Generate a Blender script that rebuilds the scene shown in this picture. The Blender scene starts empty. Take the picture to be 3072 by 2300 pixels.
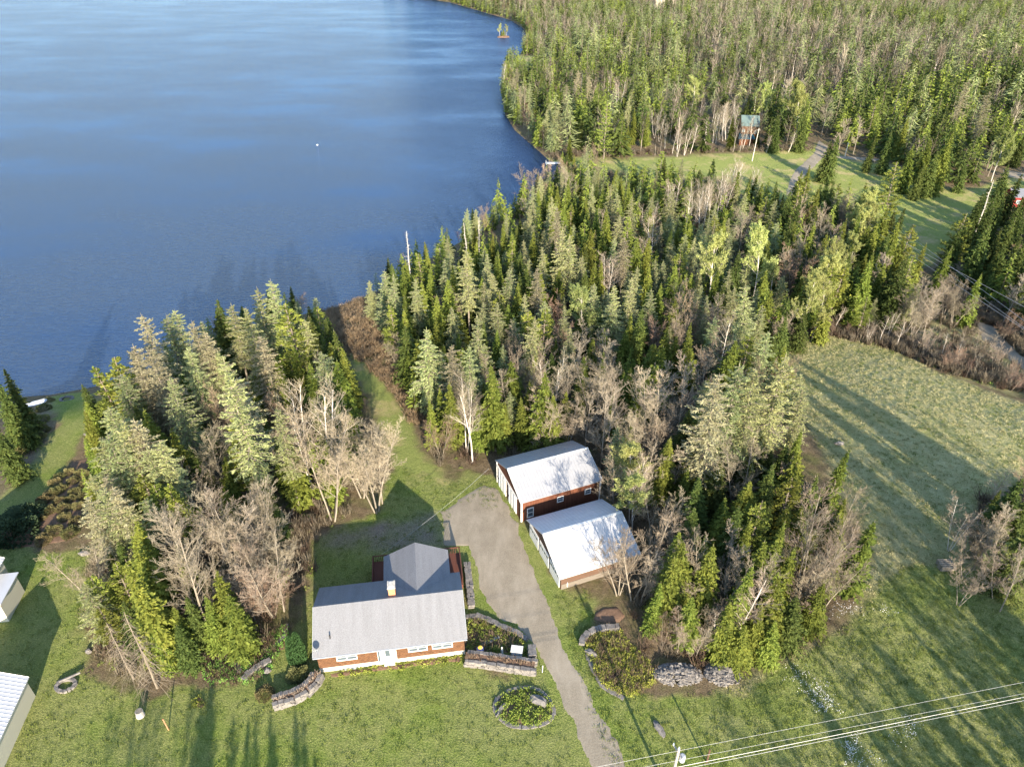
import bpy, math, random
import numpy as np
R = math.radians
sc = bpy.context.scene
# ------------------------------------------------------------------ camera, sky, sun, exposure
CAM_H, PITCH, FPX = 66.0, R(33.61), 2128.2
cd = bpy.data.cameras.new('camera'); cam = bpy.data.objects.new('camera', cd)
sc.collection.objects.link(cam); sc.camera = cam
cam.location = (0, 0, CAM_H); cam.rotation_euler = (R(90) - PITCH, 0, 0)
cd.sensor_fit = 'HORIZONTAL'; cd.sensor_width = 36; cd.lens = 36 * FPX / 3072
cd.clip_start = 0.5; cd.clip_end = 8000
SUN_EL = R(17.0)
SH = np.array([math.sin(R(-15.3)), math.cos(R(-15.3))])       # the way shadows fall on the ground
w = bpy.data.worlds.new('World'); sc.world = w; w.use_nodes = True
nt = w.node_tree; bg = nt.nodes['Background']
sky = nt.nodes.new('ShaderNodeTexSky'); sky.sky_type = 'NISHITA'; sky.sun_disc = False
sky.sun_elevation = SUN_EL; sky.sun_rotation = math.atan2(-SH[0], -SH[1])
sky.air_density = 1.0; sky.dust_density = 0.4; sky.ozone_density = 1.5
nt.links.new(sky.outputs[0], bg.inputs[0]); bg.inputs[1].default_value = 0.145
sd = bpy.data.lights.new('sun', 'SUN'); sun = bpy.data.objects.new('sun', sd); sc.collection.objects.link(sun)
sd.energy = 5.0; sd.angle = R(0.5); sd.color = (1.0, 0.86, 0.66)
sun.rotation_euler = (R(90) - SUN_EL, 0, math.atan2(-SH[0], SH[1]) )
sc.view_settings.view_transform = 'Standard'; sc.view_settings.look = 'None'
sc.view_settings.exposure = 1.5; sc.view_settings.gamma = 1
sc.cycles.max_bounces = 6; sc.cycles.diffuse_bounces = 3; sc.cycles.transparent_max_bounces = 4
rng = np.random.default_rng(11); random.seed(5)

# ------------------------------------------------------------------ ground shape and picture-to-ground helpers
LAKE_Z = -7.0
CP, SP = math.cos(PITCH), math.sin(PITCH)
def plane_pt(px, py, z):
    v = (py - 1150) / FPX; den = SP + CP * v
    d = (CAM_H - z) / den
    return ((px - 1536) / FPX * d, d * (CP - SP * v))
def project(x, y, z):
    zz = z - CAM_H; d = y * CP - zz * SP
    return 1536 + FPX * x / d, 1150 - FPX * (y * SP + zz * CP) / d
SHORE = [(-900,1330),(-300,1230),(60,1192),(150,1186),(270,1164),(420,1125),(600,1085),(780,1010),(900,945),(1000,926),(1090,892),(1180,852),(1300,770),
 (1420,705),(1560,625),(1650,572),(1705,545),(1745,528),(1700,508),(1645,480),(1612,450),(1545,392),(1516,345),(1500,260),(1530,190),(1560,165),(1585,120),
 (1570,86),(1530,60),(1462,41),(1416,27),(1353,9),(1294,-1),(1150,-18),(900,-38),(300,-70),(-1500,-100),(-3500,-60),(-3500,1330)]
LAKE = np.array([plane_pt(x, y, LAKE_Z) for x, y in SHORE])
def seg_dist(P, poly, closed=True):
    P = np.atleast_2d(P).astype(float); n = len(poly); best = np.full(len(P), 1e9)
    for i in range(n if closed else n - 1):
        a, b = poly[i], poly[(i + 1) % n]; ab = b - a
        t = np.clip(((P - a) @ ab) / max(ab @ ab, 1e-9), 0, 1)
        best = np.minimum(best, np.hypot(*(P - a - t[:, None] * ab).T))
    return best
def inside(P, poly):
    P = np.atleast_2d(P).astype(float); n = len(poly); c = np.zeros(len(P), bool)
    for i in range(n):
        a, b = poly[i], poly[(i + 1) % n]
        if a[1] == b[1]: continue
        m = ((a[1] > P[:, 1]) != (b[1] > P[:, 1])) & (P[:, 0] < (b[0] - a[0]) * (P[:, 1] - a[1]) / (b[1] - a[1]) + a[0])
        c ^= m
    return c
def sdist(P, poly):
    d = seg_dist(P, poly); return np.where(inside(P, poly), d, -d)       # positive inside
def sstep(a, b, x):
    t = np.clip((x - a) / (b - a), 0, 1); return t * t * (3 - 2 * t)
def vnoise(P, s, seed=0):
    P = np.atleast_2d(P) / s + seed * 17.3; i = np.floor(P).astype(int); f = P - i; f = f * f * (3 - 2 * f)
    def h(a, b):
        q = np.sin(a * 127.1 + b * 311.7 + seed * 7.7) * 43758.5453; return q - np.floor(q)
    x, y = i[:, 0], i[:, 1]
    return (h(x, y) * (1 - f[:, 0]) + h(x + 1, y) * f[:, 0]) * (1 - f[:, 1]) + (h(x, y + 1) * (1 - f[:, 0]) + h(x + 1, y + 1) * f[:, 0]) * f[:, 1]
def height(P):
    P = np.atleast_2d(P).astype(float)
    z = -5.8 * sstep(60, 172, P[:, 1] + 0.10 * np.abs(P[:, 0]))
    z = z + (vnoise(P, 14, 1) - .5) * .5 * sstep(64, 84, P[:, 1]) + (vnoise(P, 60, 2) - .5) * 1.2 * sstep(130, 260, P[:, 1])
    z = z + 2.6 * sstep(28, 72, P[:, 0]) * (1 - sstep(82, 124, P[:, 1]))
    s = -sdist(P, LAKE)                     # distance on land
    k = sstep(-1.5, 20.0, s)
    zs = LAKE_Z + np.where(s < 0, np.maximum(s * .25, -2.5), np.minimum(s * .16, 1.6))
    return zs * (1 - k) + z * k
def hz(x, y): return float(height([(x, y)])[0])
def at(px, py, off=0.0):                    # the ground point seen at a pixel of the 3072 x 2300 photograph (or a point off metres above it)
    z = 0.0
    for _ in range(14):
        x, y = plane_pt(px, py, z + off); z = .5 * z + .5 * hz(x, y)
    return x, y, hz(x, y)
def atp(pts): return [np.array(at(*p)[:2]) for p in pts]

# ------------------------------------------------------------------ node materials
def mat(name, rough=.8, spec=.3):
    m = bpy.data.materials.new(name); m.use_nodes = True
    b = m.node_tree.nodes['Principled BSDF']; b.inputs['Roughness'].default_value = rough
    b.inputs['Specular IOR Level'].default_value = spec
    return m, m.node_tree, b
def N(nt, t, **k):
    n = nt.nodes.new(t)
    for a, v in k.items():
        if a in ('inp',):
            for i, x in v.items(): n.inputs[i].default_value = x
        else: setattr(n, a, v)
    return n
def coord(nt, scale=(1, 1, 1), kind='Object', rot=(0, 0, 0)):
    tc = N(nt, 'ShaderNodeTexCoord'); mp = N(nt, 'ShaderNodeMapping'); mp.inputs['Scale'].default_value = scale
    mp.inputs['Rotation'].default_value = rot
    nt.links.new(tc.outputs[kind], mp.inputs[0]); return mp.outputs[0]
def noise(nt, vec, scale, detail=4, rough=.6):
    n = N(nt, 'ShaderNodeTexNoise', inp={'Scale': scale, 'Detail': detail, 'Roughness': rough}); nt.links.new(vec, n.inputs['Vector']); return n.outputs['Fac']
def ramp(nt, fac, stops):
    r = N(nt, 'ShaderNodeValToRGB'); e = r.color_ramp.elements
    while len(e) < len(stops): e.new(.5)
    for i, (p, c) in enumerate(stops): e[i].position = p; e[i].color = (*c, 1) if len(c) == 3 else c
    nt.links.new(fac, r.inputs[0]); return r.outputs[0]
def mix(nt, fac, a, b, mode='MIX'):
    m = N(nt, 'ShaderNodeMix', data_type='RGBA', blend_type=mode)
    for s, v in ((0, fac), (6, a), (7, b)):
        if hasattr(v, 'default_value'): nt.links.new(v, m.inputs[s])
        else: m.inputs[s].default_value = (*v, 1) if isinstance(v, tuple) else v
    return m.outputs[2]
def bump(nt, b, h, strength=.5, dist=.1):
    u = N(nt, 'ShaderNodeBump', inp={'Strength': strength, 'Distance': dist}); nt.links.new(h, u.inputs['Height']); nt.links.new(u.outputs[0], b.inputs['Normal'])
def simple(name, c1, c2=None, scale=3, rough=.8, bmp=0, spec=.3, metal=0, stretch=(1, 1, 1)):
    m, t, b = mat(name, rough, spec); v = coord(t, stretch)
    n = noise(t, v, scale, 5)
    c2 = c2 or tuple(x * .75 for x in c1)
    t.links.new(ramp(t, n, [(.3, c2), (.7, c1)]), b.inputs['Base Color']); b.inputs['Metallic'].default_value = metal
    if bmp: bump(t, b, n, bmp, .05)
    return m
def foliage(name, dark, light, tip, trans=.25, hue=.016):
    """leaf and needle colours: patchy through the crown, each tree a little different"""
    m, t, b = mat(name, .75, .15)
    v = coord(t); n = noise(t, v, .9, 4, .7); g = noise(t, v, 5.0, 2, .6)
    c = ramp(t, n, [(.28, dark), (.52, light), (.75, tip)])
    c = mix(t, .35, c, ramp(t, g, [(.3, dark), (.7, tip)]))
    oi = N(t, 'ShaderNodeObjectInfo'); mr = N(t, 'ShaderNodeMapRange', inp={3: .5 - hue, 4: .5 + hue}); t.links.new(oi.outputs['Random'], mr.inputs[0])
    mv = N(t, 'ShaderNodeMath', operation='MULTIPLY', inp={1: 7.31}); t.links.new(oi.outputs['Random'], mv.inputs[0])
    fr = N(t, 'ShaderNodeMath', operation='FRACT'); t.links.new(mv.outputs[0], fr.inputs[0])
    vr = N(t, 'ShaderNodeMapRange', inp={3: .72, 4: 1.3}); t.links.new(fr.outputs[0], vr.inputs[0])
    hs = N(t, 'ShaderNodeHueSaturation'); t.links.new(mr.outputs[0], hs.inputs['Hue']); t.links.new(vr.outputs[0], hs.inputs['Value']); t.links.new(c, hs.inputs['Color'])
    t.links.new(hs.outputs[0], b.inputs['Base Color'])
    if trans:
        tr = N(t, 'ShaderNodeBsdfTranslucent'); t.links.new(hs.outputs[0], tr.inputs[0]); mx = N(t, 'ShaderNodeMixShader', inp={0: trans})
        t.links.new(b.outputs[0], mx.inputs[1]); t.links.new(tr.outputs[0], mx.inputs[2]); t.links.new(mx.outputs[0], t.nodes['Material Output'].inputs[0])
    return m
M = {}
M['spruce'] = foliage('spruce_needles', (.045, .08, .018), (.16, .20, .035), (.28, .30, .06))
M['fir'] = foliage('fir_needles', (.028, .052, .017), (.08, .115, .028), (.16, .185, .045))
M['larch'] = foliage('larch_shoots', (.15, .185, .075), (.30, .335, .14), (.43, .455, .22), hue=.02)
M['tan_larch'] = foliage('old_larch_twigs', (.21, .185, .11), (.34, .315, .19), (.43, .41, .26), hue=.015)
M['pine'] = foliage('pine_needles', (.08, .11, .02), (.21, .25, .045), (.34, .36, .08))
M['poplar'] = foliage('young_leaves', (.20, .24, .07), (.36, .40, .13), (.48, .50, .21), trans=.3)
M['cedar'] = foliage('cedar_sprays', (.02, .05, .018), (.04, .09, .03), (.07, .12, .04))
M['juniper'] = foliage('heath_foliage', (.10, .105, .045), (.20, .19, .08), (.32, .28, .13), hue=.03)
M['darkbush'] = foliage('dark_evergreen_foliage', (.03, .055, .025), (.055, .085, .04), (.09, .12, .06))
M['garden'] = foliage('garden_leaves', (.08, .15, .03), (.23, .33, .06), (.44, .46, .12), hue=.05)
M['bark'] = simple('grey_brown_bark', (.26, .22, .17), (.12, .10, .08), 4, .9, .6, stretch=(1, 1, .25))
M['palebark'] = simple('pale_bark', (.33, .29, .235), (.18, .155, .125), 4, .9, .4, stretch=(1, 1, .25))
M['birchbark'] = simple('birch_bark', (.78, .72, .64), (.42, .38, .34), 6, .8, .2, stretch=(1, 1, 1.2))
M['twig'] = foliage('bare_twigs', (.15, .12, .085), (.26, .215, .16), (.36, .31, .24), trans=0, hue=.02)
M['redtwig'] = foliage('reddish_twigs', (.16, .11, .08), (.26, .185, .13), (.35, .26, .19), trans=0, hue=.02)
M['pale_twig'] = foliage('pale_bare_twigs', (.20, .165, .12), (.31, .265, .205), (.41, .36, .29), trans=0, hue=.015)
M['deadwood'] = simple('weathered_grey_wood', (.62, .58, .53), (.36, .33, .30), 5, .9, .3)

# ------------------------------------------------------------------ object helpers
def link(o): sc.collection.objects.link(o); return o
def tag(o, label=None, cat=None, group=None, kind=None):
    if label: o['label'] = label
    if cat: o['category'] = cat
    if group: o['group'] = group
    if kind: o['kind'] = kind
    return o
class MB:
    """collects plain shapes and links them as one mesh"""
    def __init__(s): s.v, s.f, s.m = [], [], []
    def add(s, vs, fs, mi=0):
        o = len(s.v); s.v += [tuple(map(float, p)) for p in vs]; s.f += [tuple(i + o for i in f) for f in fs]; s.m += [mi] * len(fs); return s
    def box(s, c, d, rz=0, mi=0, jit=0, tilt=0):
        cx, cy, cz = c; a, b, h = d[0] / 2, d[1] / 2, d[2] / 2; ca, sa = math.cos(rz), math.sin(rz); vs = []
        for z in (-h, h):
            for x, y in ((-a, -b), (a, -b), (a, b), (-a, b)):
                if jit: x += random.uniform(-jit, jit) * a; y += random.uniform(-jit, jit) * b
                zz = z + (random.uniform(-jit, jit) * h if jit else 0) + tilt * x
                vs.append((cx + x * ca - y * sa, cy + x * sa + y * ca, cz + zz))
        return s.add(vs, [(0, 3, 2, 1), (4, 5, 6, 7), (0, 1, 5, 4), (1, 2, 6, 5), (2, 3, 7, 6), (3, 0, 4, 7)], mi)
    def tube(s, pts, rad, n=6, mi=0, caps=True):
        pts = [np.array(p, float) for p in pts]; rad = rad if hasattr(rad, '__len__') else [rad] * len(pts); rings = []
        for i, p in enumerate(pts):
            t = pts[min(i + 1, len(pts) - 1)] - pts[max(i - 1, 0)]; t /= max(np.linalg.norm(t), 1e-9)
            u = np.cross(t, (0, 0, 1) if abs(t[2]) < .9 else (1, 0, 0)); u /= np.linalg.norm(u); q = np.cross(t, u)
            rings.append([p + rad[i] * (math.cos(2 * math.pi * k / n) * u + math.sin(2 * math.pi * k / n) * q) for k in range(n)])
        vs = [p for r in rings for p in r]; fs = []
        for i in range(len(pts) - 1):
            for k in range(n): fs.append((i * n + k, i * n + (k + 1) % n, (i + 1) * n + (k + 1) % n, (i + 1) * n + k))
        if caps: fs += [tuple(range(n))[::-1], tuple((len(pts) - 1) * n + k for k in range(n))]
        return s.add(vs, fs, mi)
    def blob(s, c, r, mi=0, jit=.18, seg=8, rings=5, seed=None):
        rr = random.Random(seed); vs = [(c[0], c[1], c[2] - r[2])]; fs = []
        for i in range(1, rings):
            ph = -math.pi / 2 + math.pi * i / rings
            for k in range(seg):
                th = 2 * math.pi * k / seg; j = 1 + rr.uniform(-jit, jit)
                vs.append((c[0] + r[0] * j * math.cos(ph) * math.cos(th), c[1] + r[1] * j * math.cos(ph) * math.sin(th), c[2] + r[2] * j * math.sin(ph)))
        vs.append((c[0], c[1], c[2] + r[2]))
        for k in range(seg): fs.append((0, 1 + (k + 1) % seg, 1 + k))
        for i in range(rings - 2):
            for k in range(seg): a = 1 + i * seg; fs.append((a + k, a + (k + 1) % seg, a + seg + (k + 1) % seg, a + seg + k))
        a = 1 + (rings - 2) * seg
        for k in range(seg): fs.append((a + k, a + (k + 1) % seg, len(vs) - 1))
        return s.add(vs, fs, mi)
    def mesh(s, name, mats, smooth=False):
        me = bpy.data.meshes.new(name); me.from_pydata(s.v, [], s.f)
        for m in (mats if isinstance(mats, (list, tuple)) else [mats]): me.materials.append(m)
        me.polygons.foreach_set('material_index', s.m)
        if smooth: me.polygons.foreach_set('use_smooth', [True] * len(s.f))
        me.update(); return me
    def build(s, name, mats, parent=None, smooth=False):
        o = link(bpy.data.objects.new(name, s.mesh(name, mats, smooth)))
        if parent: o.parent = parent
        return o
def fast_mesh(name, V, F, mats, mi=None):
    """V (n,3); F (m,3) or (m,4)"""
    V = np.asarray(V, np.float32); F = np.asarray(F, np.int32); k = F.shape[1]
    me = bpy.data.meshes.new(name); me.vertices.add(len(V)); me.vertices.foreach_set('co', V.ravel())
    me.loops.add(F.size); me.loops.foreach_set('vertex_index', F.ravel()); me.polygons.add(len(F))
    me.polygons.foreach_set('loop_start', np.arange(len(F), dtype=np.int32) * k)
    for m in mats: me.materials.append(m)
    if mi is not None: me.polygons.foreach_set('material_index', np.asarray(mi, np.int32))
    me.update(calc_edges=True); return me
def empty(name, loc, rz=0):
    o = link(bpy.data.objects.new(name, None)); o.location = loc; o.rotation_euler = (0, 0, rz); o.empty_display_size = .3; return o

# ------------------------------------------------------------------ the ground sheet
def P(pts, k=1.0): return np.array(atp([(x * k, y * k) for x, y in pts]))
O = 3072 / 2212
LAWN = [P([(-700,1640),(0,1640),(80,1655),(200,1650),(275,1636),(262,1760),(235,1900),(265,2000),(330,2062),(450,2090),(600,2060),(760,2020),(810,1960),(880,1880),
           (905,1830),(960,1800),(965,1980),(1400,1945),(1460,2020),(1620,2030),(1650,2100),(1700,2200),(1750,2400),(-900,2500)]),
        P([(-500,1720),(0,1500),(110,1375),(172,1275),(150,1190),(268,1168),(278,1250),(236,1333),(180,1430),(120,1510),(0,1645),(-400,1760)]),
        P([(1660,1780),(1760,1765),(1790,1860),(1760,1960),(1830,2060),(2000,2090),(2220,2070),(2420,1960),(2570,1850),(2700,1700),(3300,1700),(3500,2500),(1900,2500),(1790,2200),(1700,1900)]),
        P([(945,1625),(1130,1530),(1165,1430),(1200,1395),(1330,1440),(1400,1450),(1470,1430),(1500,1480),(1480,1540),(1420,1500),(1360,1540),(1330,1600),(1360,1700),(1150,1700),(1150,1760),(930,1800)]),
        P([(1330,1560),(1340,1480),(1400,1420),(1500,1440),(1570,1560),(1690,1770),(1800,2050),(1950,2400),(1700,2400),(1560,1950),(1420,1800),(1345,1650)]),
        P([(1340,1640),(1420,1690),(1440,1830),(1600,1930),(1640,2060),(1560,2080),(1400,1900),(1380,1700)])]
MEADOW = [P([(2330,1060),(2450,1005),(2560,1010),(2700,1060),(2800,1110),(2950,1170),(3200,1260),(3500,1300),(3600,2500),(2300,2500),(2100,2200),(2150,2070),(2420,1960),(2570,1850),(2620,1700),(2570,1560),(2490,1400),(2400,1250)]), P([(2760,1000),(2830,930),(2960,1000),(3072,1110),(3300,1330),(3072,1190),(2850,1120)])]
PATH = [P([(1050,1060),(1100,1095),(1190,1190),(1242,1285),(1280,1370),(1340,1450),(1250,1440),(1180,1400),(1155,1300),(1110,1190),(1055,1110)]),
        P([(1640,478),(1850,478),(2200,460),(2430,450),(2450,430),(2560,480),(2700,500),(2760,560),(2900,570),(3000,540),(3300,490),(3300,560),(2960,600),(2880,690),(2800,790),(2720,835),(2690,720),(2620,640),(2560,640),(2450,620),(2400,600),(2330,600),(2240,590),(2150,530),(1980,540),(1850,520),(1700,505)]),
        P([(1540,185),(1562,168),(1610,172),(1605,205),(1575,215)])]
DIRT = [P([(960,1600),(1120,1570),(1290,1545),(1340,1640),(1200,1650),(1000,1640)]),
        P([(150,1190),(172,1275),(110,1375),(0,1500),(-300,1700),(-320,1640),(0,1440),(90,1330),(120,1230)])]
def axis(a, b, s, lo, hi, g):
    v = list(np.arange(a, b, s)); t, d = b, s
    while t < hi: v.append(t); d = min(d * g, 40); t += d
    v.append(hi); t, d, pre = a - s, s, []
    while t > lo: pre.append(t); d = min(d * g, 40); t -= d
    pre.append(lo); return np.array(pre[::-1] + v)
gx = axis(-72, 92, .42, -3000, 3000, 1.045); gy = axis(26, 150, .42, -400, 4000, 1.03)
X, Y = np.meshgrid(gx, gy); G2 = np.stack([X.ravel(), Y.ravel()], 1); GZ = height(G2)
far = np.hypot(G2[:, 0], G2[:, 1])
jit = (vnoise(G2, 2.2, 5) - .5) * 1.5 + (vnoise(G2, .8, 6) - .5) * .9
def weight(polys, soft):
    r = np.zeros(len(G2))
    for p in polys:
        lo, hi = p.min(0) - 8, p.max(0) + 8; m = np.all((G2 > lo) & (G2 < hi), 1)
        if m.any(): r[m] = np.maximum(r[m], sstep(-soft, soft, sdist(G2[m], p) + jit[m]))
    return r
wl, wm, wp, wd = weight(LAWN, .5), weight(MEADOW, 1.2), weight(PATH, .8), weight(DIRT, 1.6)
nx, ny = len(gx), len(gy); ii = np.arange(nx * ny).reshape(ny, nx)
F = np.stack([ii[:-1, :-1], ii[:-1, 1:], ii[1:, 1:], ii[1:, :-1]], -1).reshape(-1, 4)
m, t, b = mat('ground_cover', .95, .1)
v = coord(t)
n_fine, n_mid, n_big, n_huge = noise(t, v, 6.5, 6, .75), noise(t, v, 1.1, 5, .7), noise(t, v, .16, 5, .65), noise(t, v, .045, 4, .6)
mow = noise(t, coord(t, (2.6, .35, 1), rot=(0, 0, R(-35))), 1.4, 3, .6)
floor = mix(t, .5, ramp(t, n_mid, [(.3, (.07, .055, .035)), (.5, (.17, .13, .085)), (.68, (.32, .25, .16))]), ramp(t, n_fine, [(.35, (.06, .055, .03)), (.5, (.20, .15, .09)), (.68, (.40, .31, .20))]))
floor = mix(t, ramp(t, n_big, [(.5, (0, 0, 0)), (.68, (.6, .6, .6))]), floor, ramp(t, n_fine, [(.3, (.07, .09, .02)), (.7, (.21, .24, .07))]))
lawn = mix(t, ramp(t, n_big, [(.42, (0, 0, 0)), (.56, (1, 1, 1))]), ramp(t, n_mid, [(.3, (.115, .205, .022)), (.7, (.22, .31, .045))]), ramp(t, n_mid, [(.3, (.27, .29, .10)), (.7, (.50, .45, .22))]))
lawn = mix(t, ramp(t, n_huge, [(.46, (0, 0, 0)), (.58, (.75, .75, .75))]), lawn, ramp(t, n_mid, [(.3, (.30, .26, .13)), (.7, (.46, .40, .24))]))
lawn = mix(t, .4, lawn, ramp(t, mow, [(.35, (.08, .14, .02)), (.65, (.24, .29, .07))]))
lawn = mix(t, .55, lawn, ramp(t, n_fine, [(.36, (.03, .06, .012)), (.5, (.19, .25, .055)), (.66, (.55, .53, .21))]))
mead = mix(t, ramp(t, n_big, [(.35, (0, 0, 0)), (.58, (1, 1, 1))]), ramp(t, n_mid, [(.3, (.25, .28, .08)), (.7, (.46, .46, .18))]), ramp(t, n_mid, [(.3, (.44, .41, .19)), (.7, (.74, .68, .40))]))
mead = mix(t, .55, mead, ramp(t, n_fine, [(.3, (.08, .09, .025)), (.5, (.30, .30, .12)), (.7, (.70, .60, .36))]))
pth = mix(t, ramp(t, n_big, [(.5, (0, 0, 0)), (.66, (1, 1, 1))]), ramp(t, n_fine, [(.3, (.20, .26, .06)), (.7, (.36, .38, .13))]), ramp(t, n_fine, [(.3, (.36, .31, .13)), (.7, (.60, .48, .26))]))
dirt = ramp(t, n_fine, [(.3, (.16, .13, .10)), (.5, (.28, .24, .19)), (.7, (.42, .36, .29))])
at1 = N(t, 'ShaderNodeAttribute', attribute_name='zone'); sp = N(t, 'ShaderNodeSeparateColor'); t.links.new(at1.outputs['Color'], sp.inputs[0])
at2 = N(t, 'ShaderNodeAttribute', attribute_name='bare'); 
c = mix(t, sp.outputs[0], floor, lawn); c = mix(t, sp.outputs[1], c, mead); c = mix(t, sp.outputs[2], c, pth); c = mix(t, at2.outputs['Fac'], c, dirt)
t.links.new(c, b.inputs['Base Color'])
hsum = N(t, 'ShaderNodeMath', operation='ADD'); t.links.new(n_fine, hsum.inputs[0]); t.links.new(n_mid, hsum.inputs[1]); bump(t, b, hsum.outputs[0], 1., .3)
M['ground'] = m
me = fast_mesh('ground', np.c_[G2, GZ], F, [m]); me.polygons.foreach_set('use_smooth', [True] * len(me.polygons))
ca = me.color_attributes.new('zone', 'FLOAT_COLOR', 'POINT'); ca.data.foreach_set('color', np.stack([wl, wm * (1 - .8 * wl), wp, np.ones(len(G2))], 1).astype(np.float32).ravel())
bare = np.clip(wd * (vnoise(G2, 1.6, 9) * .9 + .1) * (vnoise(G2, 5, 8) + .35), 0, 1)
fa = me.attributes.new('bare', 'FLOAT', 'POINT'); fa.data.foreach_set('value', bare.astype(np.float32))
ground = link(bpy.data.objects.new('ground', me)); tag(ground, kind='structure')

# ------------------------------------------------------------------ gravel drive and the roads: sheets 3-5 mm above the sheet below
def sheet(name, poly, m, step, lift=.03, wob=.32):
    lo, hi = poly.min(0) - 2, poly.max(0) + 2
    xs, ys = np.arange(lo[0], hi[0], step), np.arange(lo[1], hi[1], step); A, B = np.meshgrid(xs, ys); Q = np.stack([A.ravel(), B.ravel()], 1)
    s = sdist(Q, poly) + (vnoise(Q, 1.7, 3) - .5) * wob * 2 + (vnoise(Q, .6, 4) - .5) * wob
    z = height(Q) + np.where(s > .25, lift, lift * s / .25 - .06 * (s < .25) * (1 - s / .25)); keep = s > -.2
    i2 = np.arange(len(Q)).reshape(len(ys), len(xs)); f = np.stack([i2[:-1, :-1], i2[:-1, 1:], i2[1:, 1:], i2[1:, :-1]], -1).reshape(-1, 4)
    f = f[keep[f].all(1)]; u, inv = np.unique(f, return_inverse=True)
    me = fast_mesh(name, np.c_[Q, z][u], inv.reshape(-1, 4), [m]); me.polygons.foreach_set('use_smooth', [True] * len(me.polygons))
    return tag(link(bpy.data.objects.new(name, me)), kind='structure')
m, t, b = mat('packed_gravel', .95, .1); v = coord(t)
nf, nm, nb = noise(t, v, 9, 6, .8), noise(t, v, .8, 5, .7), noise(t, coord(t, (1, .3, 1), rot=(0, 0, R(-20))), .5, 4, .6)
c = mix(t, .5, ramp(t, nm, [(.3, (.22, .185, .14)), (.7, (.33, .285, .22))]), ramp(t, nf, [(.32, (.14, .115, .085)), (.5, (.29, .25, .19)), (.68, (.48, .42, .33))]))
c = mix(t, ramp(t, nb, [(.45, (0, 0, 0)), (.7, (.6, .6, .6))]), c, (.43, .375, .30)); t.links.new(c, b.inputs['Base Color']); bump(t, b, nf, .7, .05)
M['gravel'] = m
DRIVE = P([(950,1105),(962,1180),(1010,1180),(1028,1230),(1043,1300),(1075,1335),(1128,1362),(1165,1420),(1210,1510),(1250,1600),(1280,1660),(1350,1800),(1440,1800),(1365,1680),(1330,1600),(1280,1500),
           (1225,1400),(1197,1330),(1168,1270),(1148,1200),(1118,1130),(1098,1090),(1075,1052),(1045,1045),(1010,1062),(975,1090)], O)
sheet('driveway', DRIVE, M['gravel'], .3)
ROADS = [P([(1768,300),(1790,318),(1785,335),(1758,362),(1733,387),(1718,412),(1712,440),(1697,440),(1697,415),(1706,385),(1724,360),(1758,330)], O),
         P([(1783,340),(1850,346),(1905,350),(1900,343),(1850,339),(1788,334)], O),
         P([(2165,366),(2212,374),(2300,400),(2300,420),(2212,388),(2165,380)], O),
         P([(2105,690),(2150,705),(2212,770),(2300,860),(2300,890),(2212,800),(2120,735)], O)]
for r in ROADS: sheet('road', r, M['gravel'], .5, wob=.2)

# ------------------------------------------------------------------ the lake
m, t, b = mat('lake_water', .6, .0)
patch = noise(t, coord(t, (.012, .026, 1), rot=(0, 0, R(20))), 1, 5, .6)
w1 = noise(t, coord(t, (.45, 1.3, 1), rot=(0, 0, R(12))), 1.0, 4, .65); w2 = noise(t, coord(t, (1.4, 3.4, 1), rot=(0, 0, R(-8))), 1.0, 3, .6)
wa = N(t, 'ShaderNodeMath', operation='ADD'); t.links.new(w1, wa.inputs[0]); t.links.new(w2, wa.inputs[1])
bm = N(t, 'ShaderNodeBump', inp={'Strength': .5, 'Distance': .3}); t.links.new(wa.outputs[0], bm.inputs['Height'])
mr = N(t, 'ShaderNodeMapRange', inp={1: .38, 2: .62, 3: .22, 4: .8}); t.links.new(patch, mr.inputs[0]); t.links.new(mr.outputs[0], bm.inputs['Strength'])
c = mix(t, ramp(t, patch, [(.36, (0, 0, 0)), (.6, (1, 1, 1))]), (.010, .022, .058), (.018, .036, .086))
c = mix(t, .32, c, ramp(t, w1, [(.35, (.006, .014, .038)), (.65, (.036, .064, .130))]))
t.links.new(c, b.inputs['Base Color']); t.links.new(bm.outputs[0], b.inputs['Normal'])
gl = N(t, 'ShaderNodeBsdfGlossy', inp={'Roughness': .09}); gl.inputs[0].default_value = (.52, .66, .90, 1); t.links.new(bm.outputs[0], gl.inputs['Normal'])
fr = N(t, 'ShaderNodeFresnel', inp={'IOR': 1.33}); fm = N(t, 'ShaderNodeMapRange', inp={1: .02, 2: .6, 3: .13, 4: .37}); t.links.new(fr.outputs[0], fm.inputs[0])
mx = N(t, 'ShaderNodeMixShader'); t.links.new(fm.outputs[0], mx.inputs[0]); t.links.new(b.outputs[0], mx.inputs[1]); t.links.new(gl.outputs[0], mx.inputs[2]); t.links.new(mx.outputs[0], t.nodes['Material Output'].inputs[0])
M['water'] = m
wb = MB(); lk = LAKE.copy(); a0, b0 = (-2600, 3200), (60, 3600)
xs = np.linspace(-2600, 400, 40); ys = np.linspace(60, 1800, 30)
wb.add([(x, y, LAKE_Z) for y in ys for x in xs], [(j * 40 + i, j * 40 + i + 1, (j + 1) * 40 + i + 1, (j + 1) * 40 + i) for j in range(29) for i in range(39)])
tag(wb.build('lake', M['water']), kind='structure')

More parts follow.
